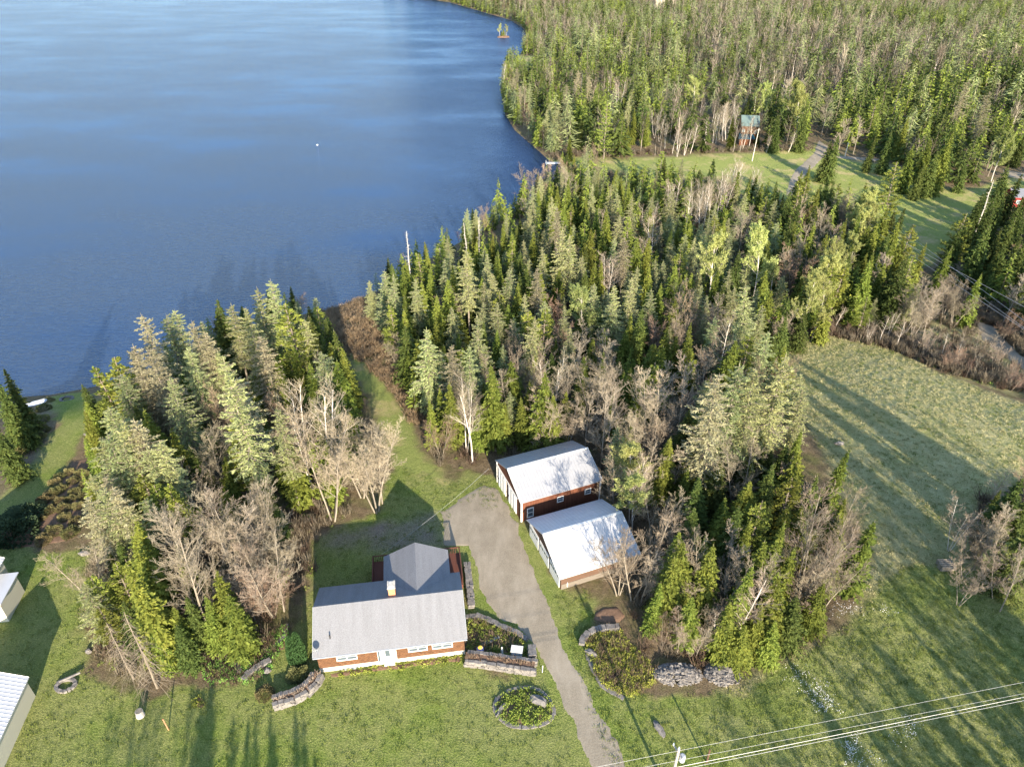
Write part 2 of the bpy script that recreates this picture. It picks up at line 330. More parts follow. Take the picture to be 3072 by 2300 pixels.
# ------------------------------------------------------------------ tree shapes
class TB:
    """numpy collector of quads with a material index (0 wood, 1 foliage)"""
    def __init__(s, seed): s.V, s.F, s.r, s.n = [], [], np.random.default_rng(seed), 0
    def quads(s, Q):                                     # Q (n,4,3)
        Q = np.asarray(Q, float); n = len(Q)
        if n: s.V.append(Q.reshape(-1, 3)); s.F.append(np.arange(n * 4).reshape(n, 4) + s.n); s.n += n * 4
    def tubes(s, A, B, ra, rb, k=3):                     # straight tapered tubes, arrays of ends
        A, B = np.asarray(A, float).reshape(-1, 3), np.asarray(B, float).reshape(-1, 3); ra = np.broadcast_to(ra, len(A)); rb = np.broadcast_to(rb, len(A))
        t = B - A; t /= np.maximum(np.linalg.norm(t, axis=1, keepdims=True), 1e-6)
        ref = np.where(np.abs(t[:, 2:3]) > .9, np.array([[1., 0, 0]]), np.array([[0, 0, 1.]])); u = np.cross(t, ref); u /= np.linalg.norm(u, axis=1, keepdims=True); q = np.cross(t, u)
        for i in range(k):
            a, b2 = 2 * math.pi * i / k, 2 * math.pi * (i + 1) / k
            d1 = math.cos(a) * u + math.sin(a) * q; d2 = math.cos(b2) * u + math.sin(b2) * q
            s.quads(np.stack([A + d1 * ra[:, None], A + d2 * ra[:, None], B + d2 * rb[:, None], B + d1 * rb[:, None]], 1))
    def leaves(s, C, L, W, D=None, droop=0.):            # leaf or spray quads: centre, length, width, outward direction
        n = len(C)
        if not n: return
        d = s.r.normal(size=(n, 3)) if D is None else D + s.r.normal(size=(n, 3)) * .35
        d[:, 2] -= droop; d /= np.linalg.norm(d, axis=1, keepdims=True)
        x = np.cross(d, s.r.normal(size=(n, 3)) * .6 + np.array([0, 0, 1.])); x /= np.maximum(np.linalg.norm(x, axis=1, keepdims=True), 1e-6)
        L = np.broadcast_to(L, n)[:, None]; W = np.broadcast_to(W, n)[:, None]
        s.quads(np.stack([C - x * W * .35 - d * L * .5, C + x * W * .35 - d * L * .5, C + x * W * .5 + d * L * .2, C + d * L * .5 - x * W * .15], 1))
    def mesh(s, name, mats):
        return fast_mesh(name, np.concatenate(s.V), np.concatenate(s.F), mats)
def trunk_line(H, lean, r, n=9, bend=.15):
    z = np.linspace(0, 1, n); px = lean * z ** 1.5 * H + np.cumsum(r.normal(size=n)) * bend * .3; py = np.cumsum(r.normal(size=n)) * bend * .3
    return np.c_[px - px[0], py - py[0], z * H]
def on_line(T, z, H):
    return np.c_[np.interp(z, T[:, 2], T[:, 0]), np.interp(z, T[:, 2], T[:, 1]), z]
def conifer(name, seed, H, rad, whorl=.30, nb=10, mats=('spruce',), z0=.06, power=.85, spray=.34, sw=.135, droop=.35, wood=False, pale=None, ragged=.2, up=0., dens=1.0, bark='bark', tr=.0115):
    r = np.random.default_rng(seed); T = trunk_line(H, 0, r, bend=.12)
    w_ = TB(seed + 1); w_.tubes(T[:-1], T[1:], H * tr * (1 - T[:-1, 2] / H) + .02, H * tr * (1 - T[1:, 2] / H) + .02, 6)
    c = TB(seed + 2); zs = np.arange(z0 * H, H * .985, whorl)
    Z, A, L = [], [], []
    for z in zs:
        k = max(3, int(nb * (.55 + .6 * (1 - z / H)))); a = r.uniform(0, 6.28) + np.arange(k) * 6.283 / k + r.normal(size=k) * .25
        env = rad * min(1., (1 - z / H) ** power + .02) * min(1., .55 + (z / H - z0) * 4)
        Z.append(z + r.uniform(-.5, .5, k) * whorl); A.append(a); L.append(env * r.uniform(1 - ragged * 1.6, 1 + ragged, k))
    Z, A, L = np.concatenate(Z), np.concatenate(A), np.concatenate(L)
    base = on_line(T, np.clip(Z, 0, H), H); dirv = np.c_[np.cos(A), np.sin(A), np.full(len(A), up - droop * .5)]
    dirv[:, 2] += (Z / H - .5) * .7
    tip = base + dirv * L[:, None]
    if wood:
        mid = base + dirv * L[:, None] * .55; w_.tubes(base, mid, .035 + L * .008, .02, 3); w_.tubes(mid, tip, .02, .008, 3)
    m_ = int(5 * dens) + 4
    for j in range(m_):
        f = (j + .6) / m_; f = f ** .75
        for side in (-1, 1) if j < m_ - 1 else (0,):
            perp = np.c_[-np.sin(A), np.cos(A), np.zeros(len(A))]
            off = perp * (side * L[:, None] * .22 * (1.15 - f)) * r.uniform(.4, 1.3, (len(A), 1))
            C = base + dirv * (L * f)[:, None] + off; C[:, 2] -= droop * L * f * f * .35 + r.uniform(0, .12, len(A))
            D = dirv * .7 + perp * side * .55
            keep = (L > .12) & (r.random(len(A)) < .93)
            sc_ = np.clip(L, .35, 1.6) ** .5 * r.uniform(.75, 1.25, len(A))
            c.leaves(C[keep], (spray * sc_)[keep], (sw * sc_ * 1.5)[keep], D[keep], droop * .5)
    c.quads(np.stack([T[-1] + np.array([[-.05, 0, -.5]]), T[-1] + np.array([[.05, 0, -.5]]), T[-1] + np.array([[.015, .01, .25]]), T[-1] + np.array([[-.015, .01, .25]])], 1))
    return H, w_.mesh(name + '_trunk', [M[bark]]), c.mesh(name + '_crown', [M[m] for m in mats])
def broad_pine(name, seed, H, rad):
    """white pine: a few uneven tiers of long limbs carrying needle clumps"""
    r = np.random.default_rng(seed); T = trunk_line(H, .0, r, bend=.25); w_ = TB(seed); c = TB(seed + 1)
    w_.tubes(T[:-1], T[1:], H * .014 * (1.05 - T[:-1, 2] / H) + .03, H * .014 * (1.05 - T[1:, 2] / H) + .03, 7)
    z = H * .22
    while z < H * .97:
        k = r.integers(3, 6); u = z / H
        env = rad * (1.0 - max(0, u - .35) * 1.25) * (.6 + .4 * min(1, (u - .15) * 4))
        for a in r.uniform(0, 6.28) + np.arange(k) * 6.28 / k + r.normal(size=k) * .4:
            L = env * r.uniform(.45, 1.15); n = max(3, int(L / .5)); q = np.linspace(0, 1, n + 1)
            base = on_line(T, np.array([z]), H)[0]; br = base + np.c_[np.cos(a) * q * L, np.sin(a) * q * L, q * L * .12 + q * q * L * .14]
            br[1:, :2] += r.normal(size=(n, 2)) * .08 * L ** .5
            w_.tubes(br[:-1], br[1:], .06 * (1 - q[:-1]) + .02, .06 * (1 - q[1:]) + .015, 3)
            m_ = int(26 * L) + 10; f = r.uniform(.28, 1.05, m_) ** .8; ctr = base + np.c_[np.cos(a) * f * L, np.sin(a) * f * L, f * L * .2 + .1]
            perp = np.array([-math.sin(a), math.cos(a), 0]); ctr = ctr + perp * (r.normal(size=(m_, 1)) * .24 * L * f[:, None]) + np.c_[np.zeros((m_, 2)), np.abs(r.normal(size=m_)) * .14]
            c.leaves(ctr, r.uniform(.25, .5, m_), r.uniform(.12, .26, m_), np.tile([math.cos(a), math.sin(a), .35], (m_, 1)), 0)
        z += r.uniform(.35, .75) * (1 + (1 - u) * .5)
    return H, w_.mesh(name + '_trunk', [M['bark']]), c.mesh(name + '_crown', [M['pine']])
def bare_tree(name, seed, H, spread=.32, bark='bark', twig='twig', stems=1, leaf=None, nleaf=5, first=.3, lean=0., levels=4, up=.55, thin=1.0):
    r = np.random.default_rng(seed); w_ = TB(seed); c = TB(seed + 1); LP = []
    def grow(p, d, L, rad, lev):
        n = 3 if lev else 6; pts = [p]; dd = d.copy()
        for i in range(n):
            dd = dd + r.normal(size=3) * (.10 if lev else .035); dd[2] += .07 * (lev > 0); dd /= np.linalg.norm(dd); pts.append(pts[-1] + dd * L / n)
        pts = np.array(pts); q = np.linspace(0, 1, n + 1); rr = np.maximum(rad * (1 - .72 * q), .0095)
        (w_ if lev < 2 else c).tubes(pts[:-1], pts[1:], rr[:-1], rr[1:], 5 if lev == 0 else 3)
        if lev >= levels - 1: LP.append(pts[1:]); 
        if lev >= levels: return
        k = [int(13 + H * .25), 7, 5, 4][lev] if lev < 4 else 2
        lo = first if lev == 0 else .15
        for f in np.linspace(lo, .97, k) + r.uniform(-.03, .03, k):
            i = min(int(f * n), n - 1); a = f * n - i; b_ = pts[i] * (1 - a) + pts[min(i + 1, n)] * a; t = pts[min(i + 1, n)] - pts[i]; t /= np.linalg.norm(t)
            az = r.uniform(0, 6.28); u = np.cross(t, (math.cos(az), math.sin(az), .15)); u /= np.linalg.norm(u) + 1e-9
            ang = r.uniform(.45, .95) * (1 if lev else .9 + .35 * (1 - f)); nd = t * math.cos(ang) + u * math.sin(ang); nd[2] = nd[2] * .7 + up * .4; nd /= np.linalg.norm(nd)
            ln = (H * spread * (1.15 - .75 * (f - lo)) * r.uniform(.6, 1.15) if lev == 0 else L * r.uniform(.35, .62) * (1.1 - .4 * f))
            if ln > .12: grow(b_, nd, ln, max(rad * (1 - .7 * f) * (.42 if lev == 0 else .5), .012), lev + 1)
    for s_ in range(stems):
        a = r.uniform(0, 6.28); d = np.array([math.cos(a) * .2 * (stems > 1) + lean, math.sin(a) * .2 * (stems > 1), 1.]); d /= np.linalg.norm(d)
        grow(np.array([math.cos(a) * .2, math.sin(a) * .2, 0]) * (stems > 1), d, H * r.uniform(.8, 1.) if s_ else H * .97, H * .0085 * thin / stems ** .3 + .02, 0)
    mats = [M[twig]]
    me2 = c.mesh(name + '_twigs', mats)
    lf = None
    if leaf:
        pts = np.concatenate(LP); q = TB(seed + 5); C = np.repeat(pts, nleaf, 0) + r.normal(size=(len(pts) * nleaf, 3)) * .14
        q.leaves(C, r.uniform(.10, .24, len(C)), r.uniform(.09, .2, len(C))); lf = q.mesh(name + '_leaves', [M[leaf]])
    return H, w_.mesh(name + '_trunk', [M[bark]]), me2, lf
def dead(name, seed, H, rad, droop=.5, lo=.25, n=60, bark='deadwood'):
    r = np.random.default_rng(seed); w_, c = TB(seed), TB(seed + 1); T = trunk_line(H, .02, r, bend=.2)
    w_.tubes(T[:-1], T[1:], H * .011 * (1 - T[:-1, 2] / H) + .03, H * .011 * (1 - T[1:, 2] / H) + .03, 6)
    Z = r.uniform(lo, .98, n) * H; A = r.uniform(0, 6.28, n); L = rad * (1.05 - Z / H) * r.uniform(.4, 1.2, n) + .15; b_ = on_line(T, Z, H); p = b_
    for k in range(4):
        d = np.c_[np.cos(A), np.sin(A), np.full(n, .15 - droop * (k + 1) * .45)]; q = p + d * L[:, None] / 4; c.tubes(p, q, .035 * (1 - k / 5), .03 * (1 - (k + 1) / 5), 3)
        if k > 0:
            A2 = A + r.normal(size=n) * .9; c.tubes(q, q + np.c_[np.cos(A2), np.sin(A2), np.full(n, -.2 - droop)] * (L * .3)[:, None], .014, .008, 3)
        p = q
    return H, w_.mesh(name + '_trunk', [M[bark]]), c.mesh(name + '_branches', [M[bark]])
KINDS = {}
KINDS['S'] = ('spruce_tree', [conifer('spruce', 100 + i, 12, R_, mats=('spruce',), ragged=.2 + .05 * (i % 3), z0=z_) for i, (R_, z_) in enumerate([(2.7, .04), (2.25, .05), (3.1, .03), (1.9, .06), (2.6, .12)])])
KINDS['F'] = ('fir_tree', [conifer('fir', 120 + i, 12, R_, mats=('fir',), z0=z_, nb=10, ragged=.25) for i, (R_, z_) in enumerate([(2.8, .03), (2.2, .05), (3.1, .03)])])
LK = dict(whorl=.30, nb=7, wood=True, z0=.12, power=.62, spray=.26, sw=.075, droop=.15, ragged=.42, dens=2.2, bark='palebark', tr=.009)
KINDS['L'] = ('larch_tree', [conifer('larch', 140 + i, 15, R_, mats=('larch',), **{**LK, 'z0': z_}) for i, (R_, z_) in enumerate([(2.8, .13), (3.3, .18), (2.4, .1)])])
KINDS['K'] = ('larch_tree', [conifer('tall_larch', 160 + i, 22, R_, mats=(m_,), **{**LK, 'z0': z_, 'nb': 7, 'whorl': .42, 'spray': .32, 'sw': .085, 'power': .5}) for i, (R_, z_, m_) in enumerate([(3.3, .32, 'larch'), (3.9, .28, 'tan_larch'), (3.5, .38, 'larch'), (4.2, .25, 'larch')])])
KINDS['W'] = ('pine_tree', [broad_pine('pine', 180 + i, 14, R_) for i, R_ in enumerate([2.8, 3.3])])
KINDS['B'] = ('bare_tree', [bare_tree('bare', 200 + i, 12, sp_, first=f_, stems=st_, twig=tw, bark='palebark') for i, (sp_, f_, st_, tw) in enumerate([(.25, .28, 1, 'pale_twig'), (.28, .2, 2, 'twig'), (.21, .35, 3, 'twig'), (.29, .3, 1, 'pale_twig')])])
KINDS['Q'] = ('bare_tree', [bare_tree('red_bare', 215 + i, 9, .30, first=.15, stems=4 - i, twig='redtwig', bark='bark', levels=3) for i in range(2)])
KINDS['R'] = ('birch_tree', [bare_tree('birch', 220 + i, 13, .2, first=.4, stems=st_, twig='twig', bark='birchbark', levels=3, thin=.85) for i, st_ in enumerate([1, 2, 3])])
KINDS['P'] = ('poplar_tree', [bare_tree('poplar', 230 + i, 14, .28, first=.3, bark='birchbark', leaf='poplar', levels=3, nleaf=nl) for i, nl in enumerate([5, 13])])
KINDS['D'] = ('dead_tree', [dead('snag', 240, 12, .9, .1, .45, 50), dead('dead_conifer', 241, 14, 3.6, .75, .1, 150, 'bark')])

# ------------------------------------------------------------------ where the trees stand: crop tables (crown tip read off enlarged crops of the photograph, height in metres)
def T_(off, s, txt):
    out = []
    for e in txt.split():
        k, r_ = e[0], e[1:].split(','); out.append((k, off[0] + float(r_[0]) / s, off[1] + float(r_[1]) / s, float(r_[2]), int(r_[3]) if len(r_) > 3 else None))
    return out
TREES = []
TREES += T_((300, 800), 2.07, """K285,285,21,1 K395,310,17 K455,290,17 K180,480,19,1 K340,500,19,1 K600,330,19,1 K670,400,17,1 K800,235,17,0 F735,262,12 F710,225,16 K920,250,20,3 K970,135,19 K1080,85,20,0
W1180,230,18 K1250,330,15 F1290,315,15 S1200,495,12 S1085,580,11 S990,600,10 S940,610,10 S975,700,8 S1150,690,8 S1285,590,12 S1240,625,9 F1485,405,14 S1435,480,11 S1500,495,13 S1470,580,13 S1365,820,13
S1470,860,12 B1350,570,10 Q745,760,10 Q1100,790,9 K800,580,25,0 K890,700,17 K1100,890,17,2 S440,980,14 S290,880,13 F235,860,12 W50,590,16 W850,970,14 S900,1090,13 S740,1195,9 B650,920,14 R1180,760,17
R1270,770,17 R1220,880,15 B1330,980,16,2 B1600,880,12 B1650,1050,13,2 B1560,1010,12 B1700,1080,11 B700,1390,13 K120,960,18,3 K200,1000,17,1 K30,1060,17,3 K330,1100,15,3 W340,1400,11 W420,1370,11 K60,1380,14,1
B930,1400,11 B1000,1350,12 B800,1420,12 F560,1100,11 F1040,640,10 F700,620,9 F830,640,8 L1380,520,14 K560,520,16,3 K450,700,17,3 W150,760,13 K1010,420,16,1 K700,520,14 S1380,1080,11 S1160,1050,12 S1540,900,9 B600,1280,9 B480,1260,10""")
TREES += T_((0, 1000), 2.366, """K740,730,16,3 K940,600,18,1 K1090,760,16 W1100,1060,12 W1230,1130,12 K700,1130,14,3 K620,1180,13,1 K850,1250,11,3 W980,1000,12 B1250,1330,15,3 S930,1340,12 F830,1480,8 B1530,1120,14 B1700,1230,12 B1830,1430,11 B1660,1330,12
W700,250,15 K840,300,16,3 K800,520,15,3 W1060,900,11 B1400,1350,9 F20,250,12 F-60,300,13 F0,420,10 F50,500,8 S20,740,7 F-80,600,11 K760,1000,13,1 K1020,1180,12 W1320,1200,9 K880,820,15,3""")
TREES += T_((0, 1600), 2.366, """S900,20,14 F760,150,7 L600,370,9 B1230,10,16,0 B1560,-40,13,0 B1800,60,12 S1520,290,11 S1440,450,9 S1080,440,8 S1200,540,8 F1330,460,8 D870,560,12,1 S890,170,16,3 W690,540,7 B1700,250,9 B1900,120,10 S1590,430,10 W640,300,9 D760,640,9,1 S1060,620,8 F1250,650,7 B1350,300,9 S1650,560,7 Q1840,250,8""")
TREES += T_((1100, 500), 2.07, """L1035,115,14 S1075,140,10 S1165,100,12 S1195,115,12 S1250,55,13 L1165,185,15 F1105,170,9 S1300,190,9 L1400,110,13 S1340,130,10 S1470,130,12 L1515,110,14 S1370,190,12 L1650,190,15 S1585,60,11 S1640,80,12 L1005,245,14 K1190,260,17,1
F955,320,7 S1505,270,14 S1380,390,14 F1310,400,10 L1215,390,17 L1260,430,16 S850,335,12 S770,420,9 S670,375,9 D620,350,13,0 D690,315,13,0 S905,405,9 W905,465,12 S680,465,10 W440,480,12 D250,400,15,0 L515,445,10 W320,550,12 S245,610,13 L95,645,14
L160,675,14 L300,700,14 S360,710,13 S500,700,14 K620,520,19,2 S545,610,12 L745,720,13 L790,655,13 S745,590,8 S710,680,10 L880,630,14 S940,720,12 F980,600,12 K1070,640,15,1 S1025,690,12 S1180,640,11 F1060,555,8 S1455,590,11 S1415,595,12 F1345,650,10
S1445,680,9 K1610,440,15,1 S1690,450,13 S1745,440,13 L1680,620,13 R1755,240,12 R1805,330,12 P1345,760,13,0 L1410,740,13 L1560,730,15 L1640,690,15 S1825,710,13 F1700,890,12 F1740,970,9 Q1215,810,9 W1000,890,11 L1010,930,15 W1115,890,12 L705,930,16
S805,1010,9 L920,930,10 L535,870,11 D440,910,8,0 S555,1035,8 L360,1010,16 K530,1120,16,1 K620,1110,15,3 S795,1245,15 S915,1210,11 S1045,1170,9 S1105,1285,14 S980,1430,9 S1240,1390,9 L850,1100,9 S455,1360,9 S1485,1010,9 S1610,1010,9 S1400,1060,9
S1665,1030,9 S1760,1100,10 S1820,1130,10 S1345,1180,10 S1635,1240,10 S1700,1300,12 S1580,1190,9 B1310,1080,12 Q1210,960,9 B1440,1200,13 B1530,1350,13 B1780,1290,14,0 Q1790,940,8 B870,1270,10 B970,1210,11 B1260,1240,11 R1160,1180,12 R1500,560,12
B1030,1130,11 Q450,1560,7 B200,1060,8 R640,1390,13 R600,1330,13 S1230,250,11 S1440,260,12 F1280,500,11 L1560,300,13 S1600,500,11 L1100,500,14 S820,560,10 F890,760,9 S1100,760,9 L1240,880,12 S1520,880,10 S1640,900,11 F640,760,10 S420,800,12 S580,900,9
L1340,560,12 B1600,330,10 B1680,480,10 Q1560,520,8 B760,1180,9 S690,1480,8 S1170,1420,11 F1350,900,10 S1010,1330,10 S860,1450,9 B1120,1400,11 B1240,1460,10 B1380,1440,11 S1180,1060,9 B900,1020,9 B1330,980,9""")
TREES += T_((1700, 700), 2.366, """S770,220,11 S820,280,12 S900,280,10 B760,390,11 Q960,420,12 B1050,470,11 P1090,20,17,0 P1430,-20,18,0 F1230,120,14 F1180,230,12 K1330,370,19,0 K1300,520,15,3 P1480,240,10,0 P1740,330,13,0 P1850,340,13,0 Q1680,100,13 B1760,40,13 B1560,130,12 B840,560,11
S1020,640,9 R1150,640,13 S1185,760,12 S1300,860,10 S785,735,10 S720,670,11 K1060,1010,21,1 K1240,930,21,0 K1350,970,20,3 Q1480,880,11 K1560,850,21,0 L1660,1000,13 S1000,1080,14 B690,1000,15,0 B870,950,15,0 B290,1130,14,0 B260,890,12 S120,880,12
S530,1020,12 S455,1355,9 P500,1500,11,0 S710,1445,10 S910,1480,10 S1010,1570,7 B1480,1300,9 S1660,1380,9 F1470,1540,8 B380,1540,10 B580,1520,10 B800,1540,8 B1000,900,11 B750,930,11 S680,810,12 S600,780,12 Q620,600,10 F1130,350,12 F1280,620,11 F1600,450,10
F1700,540,9 S1880,420,11 F1100,1300,10 F1220,1450,9 F1330,1520,9 F1560,1500,8 B1120,560,11 K1450,1020,17,3 K1180,1130,16,3 F870,1250,11 S960,1300,12 B480,1230,11 B1000,740,10 B640,1250,11 F1400,1400,9 B300,700,10 S400,980,10 K1420,700,14 S1380,1120,10 F1640,1540,8""")
TREES += T_((0, 0), .72, """S1440,950,11 F1665,1000,11 S1730,970,12 F1600,1090,11 W1640,1085,12 S1570,1100,9 S1480,1170,12 S1690,1130,12 S1650,1170,12 B1390,1120,13,1 B1790,1110,15,1 B1830,1080,11,1 B1760,1160,12,1 B1560,1210,11 R1610,1240,11 R1570,1330,7 S1620,1210,13
S1680,1250,11 S1540,1180,12 S1460,1200,11 B1470,1130,8 B1730,1030,9 S1790,1050,8 S1590,1300,9 S1650,1310,8 S1500,1290,8 B1350,1170,9 B1430,1060,9 F1520,1030,10 F1560,990,10 R1330,1040,11 P1380,1030,10,0 B1590,1150,9 B1660,1200,9 S1720,1180,10 S1425,1260,8 Q1440,1340,5
F1730,1290,8 S1780,1260,8 B1520,1340,6 B1480,1330,6 S1680,1340,7 S1610,1350,7 B1815,1200,10 F1500,1100,9 S1620,1120,10 B1400,1200,8
R2100,1085,8 B2130,1100,7 B2190,1110,8 B2170,1150,7 F2205,1035,10 F2225,1080,9 B2150,1140,7 B2200,1200,7 P2180,1170,7,0 B2120,1170,6 F2240,1130,11 B2110,1230,6 B2230,1200,9""")
TREES += T_((2000, 200), 2.063, """P620,120,16,1 P870,120,19,1 B740,100,14 F700,300,13 F865,280,14 F1060,425,15,2 F1020,460,13,2 S890,610,13 S830,650,11 F1005,690,7 F690,710,13 W1450,590,18 P1290,790,14,0 B1070,790,10 B1120,820,10 B900,850,12 Q830,880,10 S440,650,14 S340,680,9 S520,660,10 S560,670,11
S590,720,12 R165,710,12 R225,710,12 S145,940,10 S70,970,9 S1105,940,13 S1195,900,14 S1360,880,15 S1420,1080,13 S1475,1060,13 P1300,850,13,0 S910,1170,10 S1160,1050,10 S1760,1110,15 S1960,1280,12 B1640,1350,11 B1690,1400,11 B1560,1230,6 W1850,910,15 F1960,790,15 F2050,800,15
F1830,980,13 F2010,880,14 F2080,1000,13 F2140,950,14 F2100,1100,12 F2190,1050,12 D2030,710,15,0 S1640,450,14 F1680,520,14 S1760,400,19 F1800,330,19 K1860,80,21,1 K2010,160,21,1 P2110,440,14,1 S1500,310,15 W1310,190,16 B1210,330,12 B1110,340,12 B1010,200,14
F1290,430,12 F1400,400,14 S1540,480,15 S2150,310,16 F2230,400,12 F1590,600,11 S1730,560,10 F1860,600,9 S1330,960,13 S1250,980,12 S1460,1150,11 B980,930,12 B1030,1010,11 B860,1010,11 S700,760,10 F780,780,9 B1700,1300,9 Q2150,1500,7 B1800,1330,9 B1850,1400,8 F2060,1150,10
B1560,1400,9 B1600,1450,9 S1380,1180,10 S1240,1150,10 S1180,1200,10 B1080,1180,10 R30,740,12 R60,700,12 R150,790,12 R180,760,12 R250,780,13 R280,740,12 R310,690,13 R350,690,13 R390,640,14 R410,600,15 R430,600,15 R380,720,12 R550,640,12 R600,650,10""")
TREES += T_((2100, 280), 5.53, 'R130,420,9 R150,430,10 R290,320,11 R340,330,11 R380,370,9 R480,200,13 R530,180,13 R600,170,13 R640,60,14 R500,420,10 R560,500,9 R900,400,11 R1150,700,6 R1530,650,7 F1300,370,12 F820,20,13')
TREES += T_((1100, 0), 2.212, """K975,510,13,1 K1025,570,14,1 K1085,550,16,0 K1000,450,13 S1050,480,12 F1125,600,10 K1225,690,13,3 K1275,710,14,3 L1190,730,13 L1335,680,14 W1600,690,20,1 S1235,540,12 K1390,470,17,1 K1470,500,15,1 S1275,560,10 F1160,480,11 R905,420,14 S940,400,12 P2180,530,15,0
R1680,530,14 R1930,720,11 R1960,760,10 R2000,820,9 R2050,850,9 R2080,870,9 R2130,860,9 R2170,830,10 F1380,760,11 F1430,790,11 S1700,740,12 S1780,720,13 S1870,760,12 S1740,830,10 F1460,860,8 S1150,900,7 S1300,1000,5 S1350,900,9 S1370,1120,6 S1420,1080,5 S1660,1130,9 S1400,1180,7 L1740,640,14 K1330,560,15,1""")

# filled stands: outline of the ground they cover, spacing and mix
def fill(poly, n, mixk, hs, spacing, placed, seedv, avoid=()):
    lo, hi = poly.min(0), poly.max(0); r = np.random.default_rng(seedv); out = []; cell = {}
    for x, y in placed: cell.setdefault((int(x // spacing), int(y // spacing)), []).append((x, y))
    C = r.uniform(lo, hi, (n * 6, 2)); ok = inside(C, poly) & (sdist(C, LAKE) < -1.0)
    for a in avoid: ok &= sdist(C, a) < -1.2
    for x, y in C[ok]:
        i, j = int(x // spacing), int(y // spacing)
        if any((x - a) ** 2 + (y - b) ** 2 < spacing ** 2 for u in (-1, 0, 1) for v_ in (-1, 0, 1) for a, b in cell.get((i + u, j + v_), ())): continue
        cell.setdefault((i, j), []).append((x, y)); k = mixk[int(r.integers(len(mixk)))]; out.append((k, x, y, r.uniform(*hs)))
        if len(out) >= n: break
    return out
ROADWAYS = ROADS + PATH + LAWN[:1] + LAWN[3:4] + [DRIVE]
BARN = (4.85, 73.1, R(21.97), 11.75, 9.17); GAR = (8.6, 62.1, R(21.1), 10.6, 10.3); HOUSE = (-13.1, 50.1, R(8.4), 15.7, 9.07)
def rect(c, g=0.): 
    x, y, a, L, W_ = c; L += 2 * g; W_ += 2 * g; ca, sa = math.cos(a), math.sin(a)
    return np.array([(x + u * L / 2 * ca - v_ * W_ / 2 * sa, y + u * L / 2 * sa + v_ * W_ / 2 * ca) for u, v_ in ((-1, -1), (1, -1), (1, 1), (-1, 1))])
BLD = [rect(BARN, .5), rect(GAR, .5), rect(HOUSE, 1.)]
spec = [[k_, *at(px_, py_)[:2], H_, None, True] for k_, px_, py_, H_ in (('R', 2212, 452, 10), ('R', 2228, 446, 9), ('F', 2266, 444, 7), ('R', 2200, 456, 11), ('B', 2276, 440, 11), ('R', 2220, 455, 8), ('S', 2190, 450, 12))]
REDCABIN = at(3062, 612)
for k, px, py, H, var in TREES:
    x, y, z = at(px, py, H * .98)
    if py > 1500 or True:
        for bq in BLD:                                         # keep trunks out of the buildings
            if inside([(x, y)], bq)[0]: x += 3.0; y += 3.5
    if sdist([(x, y)], LAKE)[0] > -.4:                         # a trunk never stands in the lake
        for _ in range(30):
            y -= .8; x += .35
            if sdist([(x, y)], LAKE)[0] < -.8: break
    spec.append([k, x, y, H, var, True])
NEAR_L = P([(290,1270),(460,1190),(700,1030),(930,980),(1050,1110),(1100,1300),(1130,1440),(1000,1600),(940,1760),(860,1800),(780,1980),(600,2040),(420,2060),(300,2000),(250,1850),(290,1600)])
NEAR_C = P([(1110,930),(1230,900),(1430,780),(1560,700),(1680,575),(1960,560),(2120,590),(2350,640),(2560,660),(2690,760),(2740,860),(2700,1000),(2450,1000),(2330,1040),(2320,1130),(2380,1400),(2520,1600),(2540,1790),(2350,1930),(2050,2010),(1960,1980),(1850,1850),(1900,1660),(1790,1400),(1500,1370),(1330,1420),(1290,1340),(1240,1230),(1130,1050)])
RIGHT = P([(2940,1500),(3100,1450),(3130,1800),(3050,1830),(2900,1700)])
ROADSIDE = P([(2750,900),(2850,940),(2960,1000),(3072,1100),(3150,1180),(3150,1100),(2980,960),(2800,860)])
EASTW = P([(2780,860),(2880,700),(3000,600),(3300,520),(3600,800),(3100,900),(2960,880)])
CORNER = P([(1980,1700),(2300,1560),(2480,1600),(2500,1780),(2330,1930),(2050,1990),(1960,1960),(1930,1850)])
LEFTB = P([(270,1750),(450,1700),(700,1700),(860,1780),(780,1960),(600,2010),(420,2050),(320,2000)])
BRUSHY = P([(2480,990),(2700,1010),(2850,1060),(3072,1130),(3150,1160),(3150,1190),(3000,1170),(2800,1105),(2680,1050),(2500,1012),(2340,1030),(2350,1000)])
placed = [(s[1], s[2]) for s in spec]
# trees standing right at the waterline
r_ = np.random.default_rng(4); SHW = np.r_[LAKE[2:22], LAKE[22:30]]
for a_, b_ in list(zip(LAKE[6:33], LAKE[7:34])):
    nn = int(np.linalg.norm(b_ - a_) / 1.9)
    for i in range(nn):
        q_ = a_ + (b_ - a_) * (i + r_.random()) / nn; d_ = np.array([-(b_ - a_)[1], (b_ - a_)[0]]) / np.linalg.norm(b_ - a_)
        for s_ in (1, -1):
            c_ = q_ + d_ * s_ * r_.uniform(.9, 5.5 if q_[1] > 190 else 3.2)
            if -6 < sdist([c_], LAKE)[0] < -.8 and all(sdist([c_], p_)[0] < -1 for p_ in PATH) and not (930 < project(c_[0], c_[1], -6.9)[0] < 1130) and (not placed or np.min(np.hypot(*(np.array(placed) - c_).T)) > 1.7):
                spec.append(['SLFSLQ'[int(r_.integers(6))], c_[0], c_[1], r_.uniform(4.5, 9.5) * (1.35 if q_[1] > 190 else 1), None, False]); placed.append(tuple(c_))

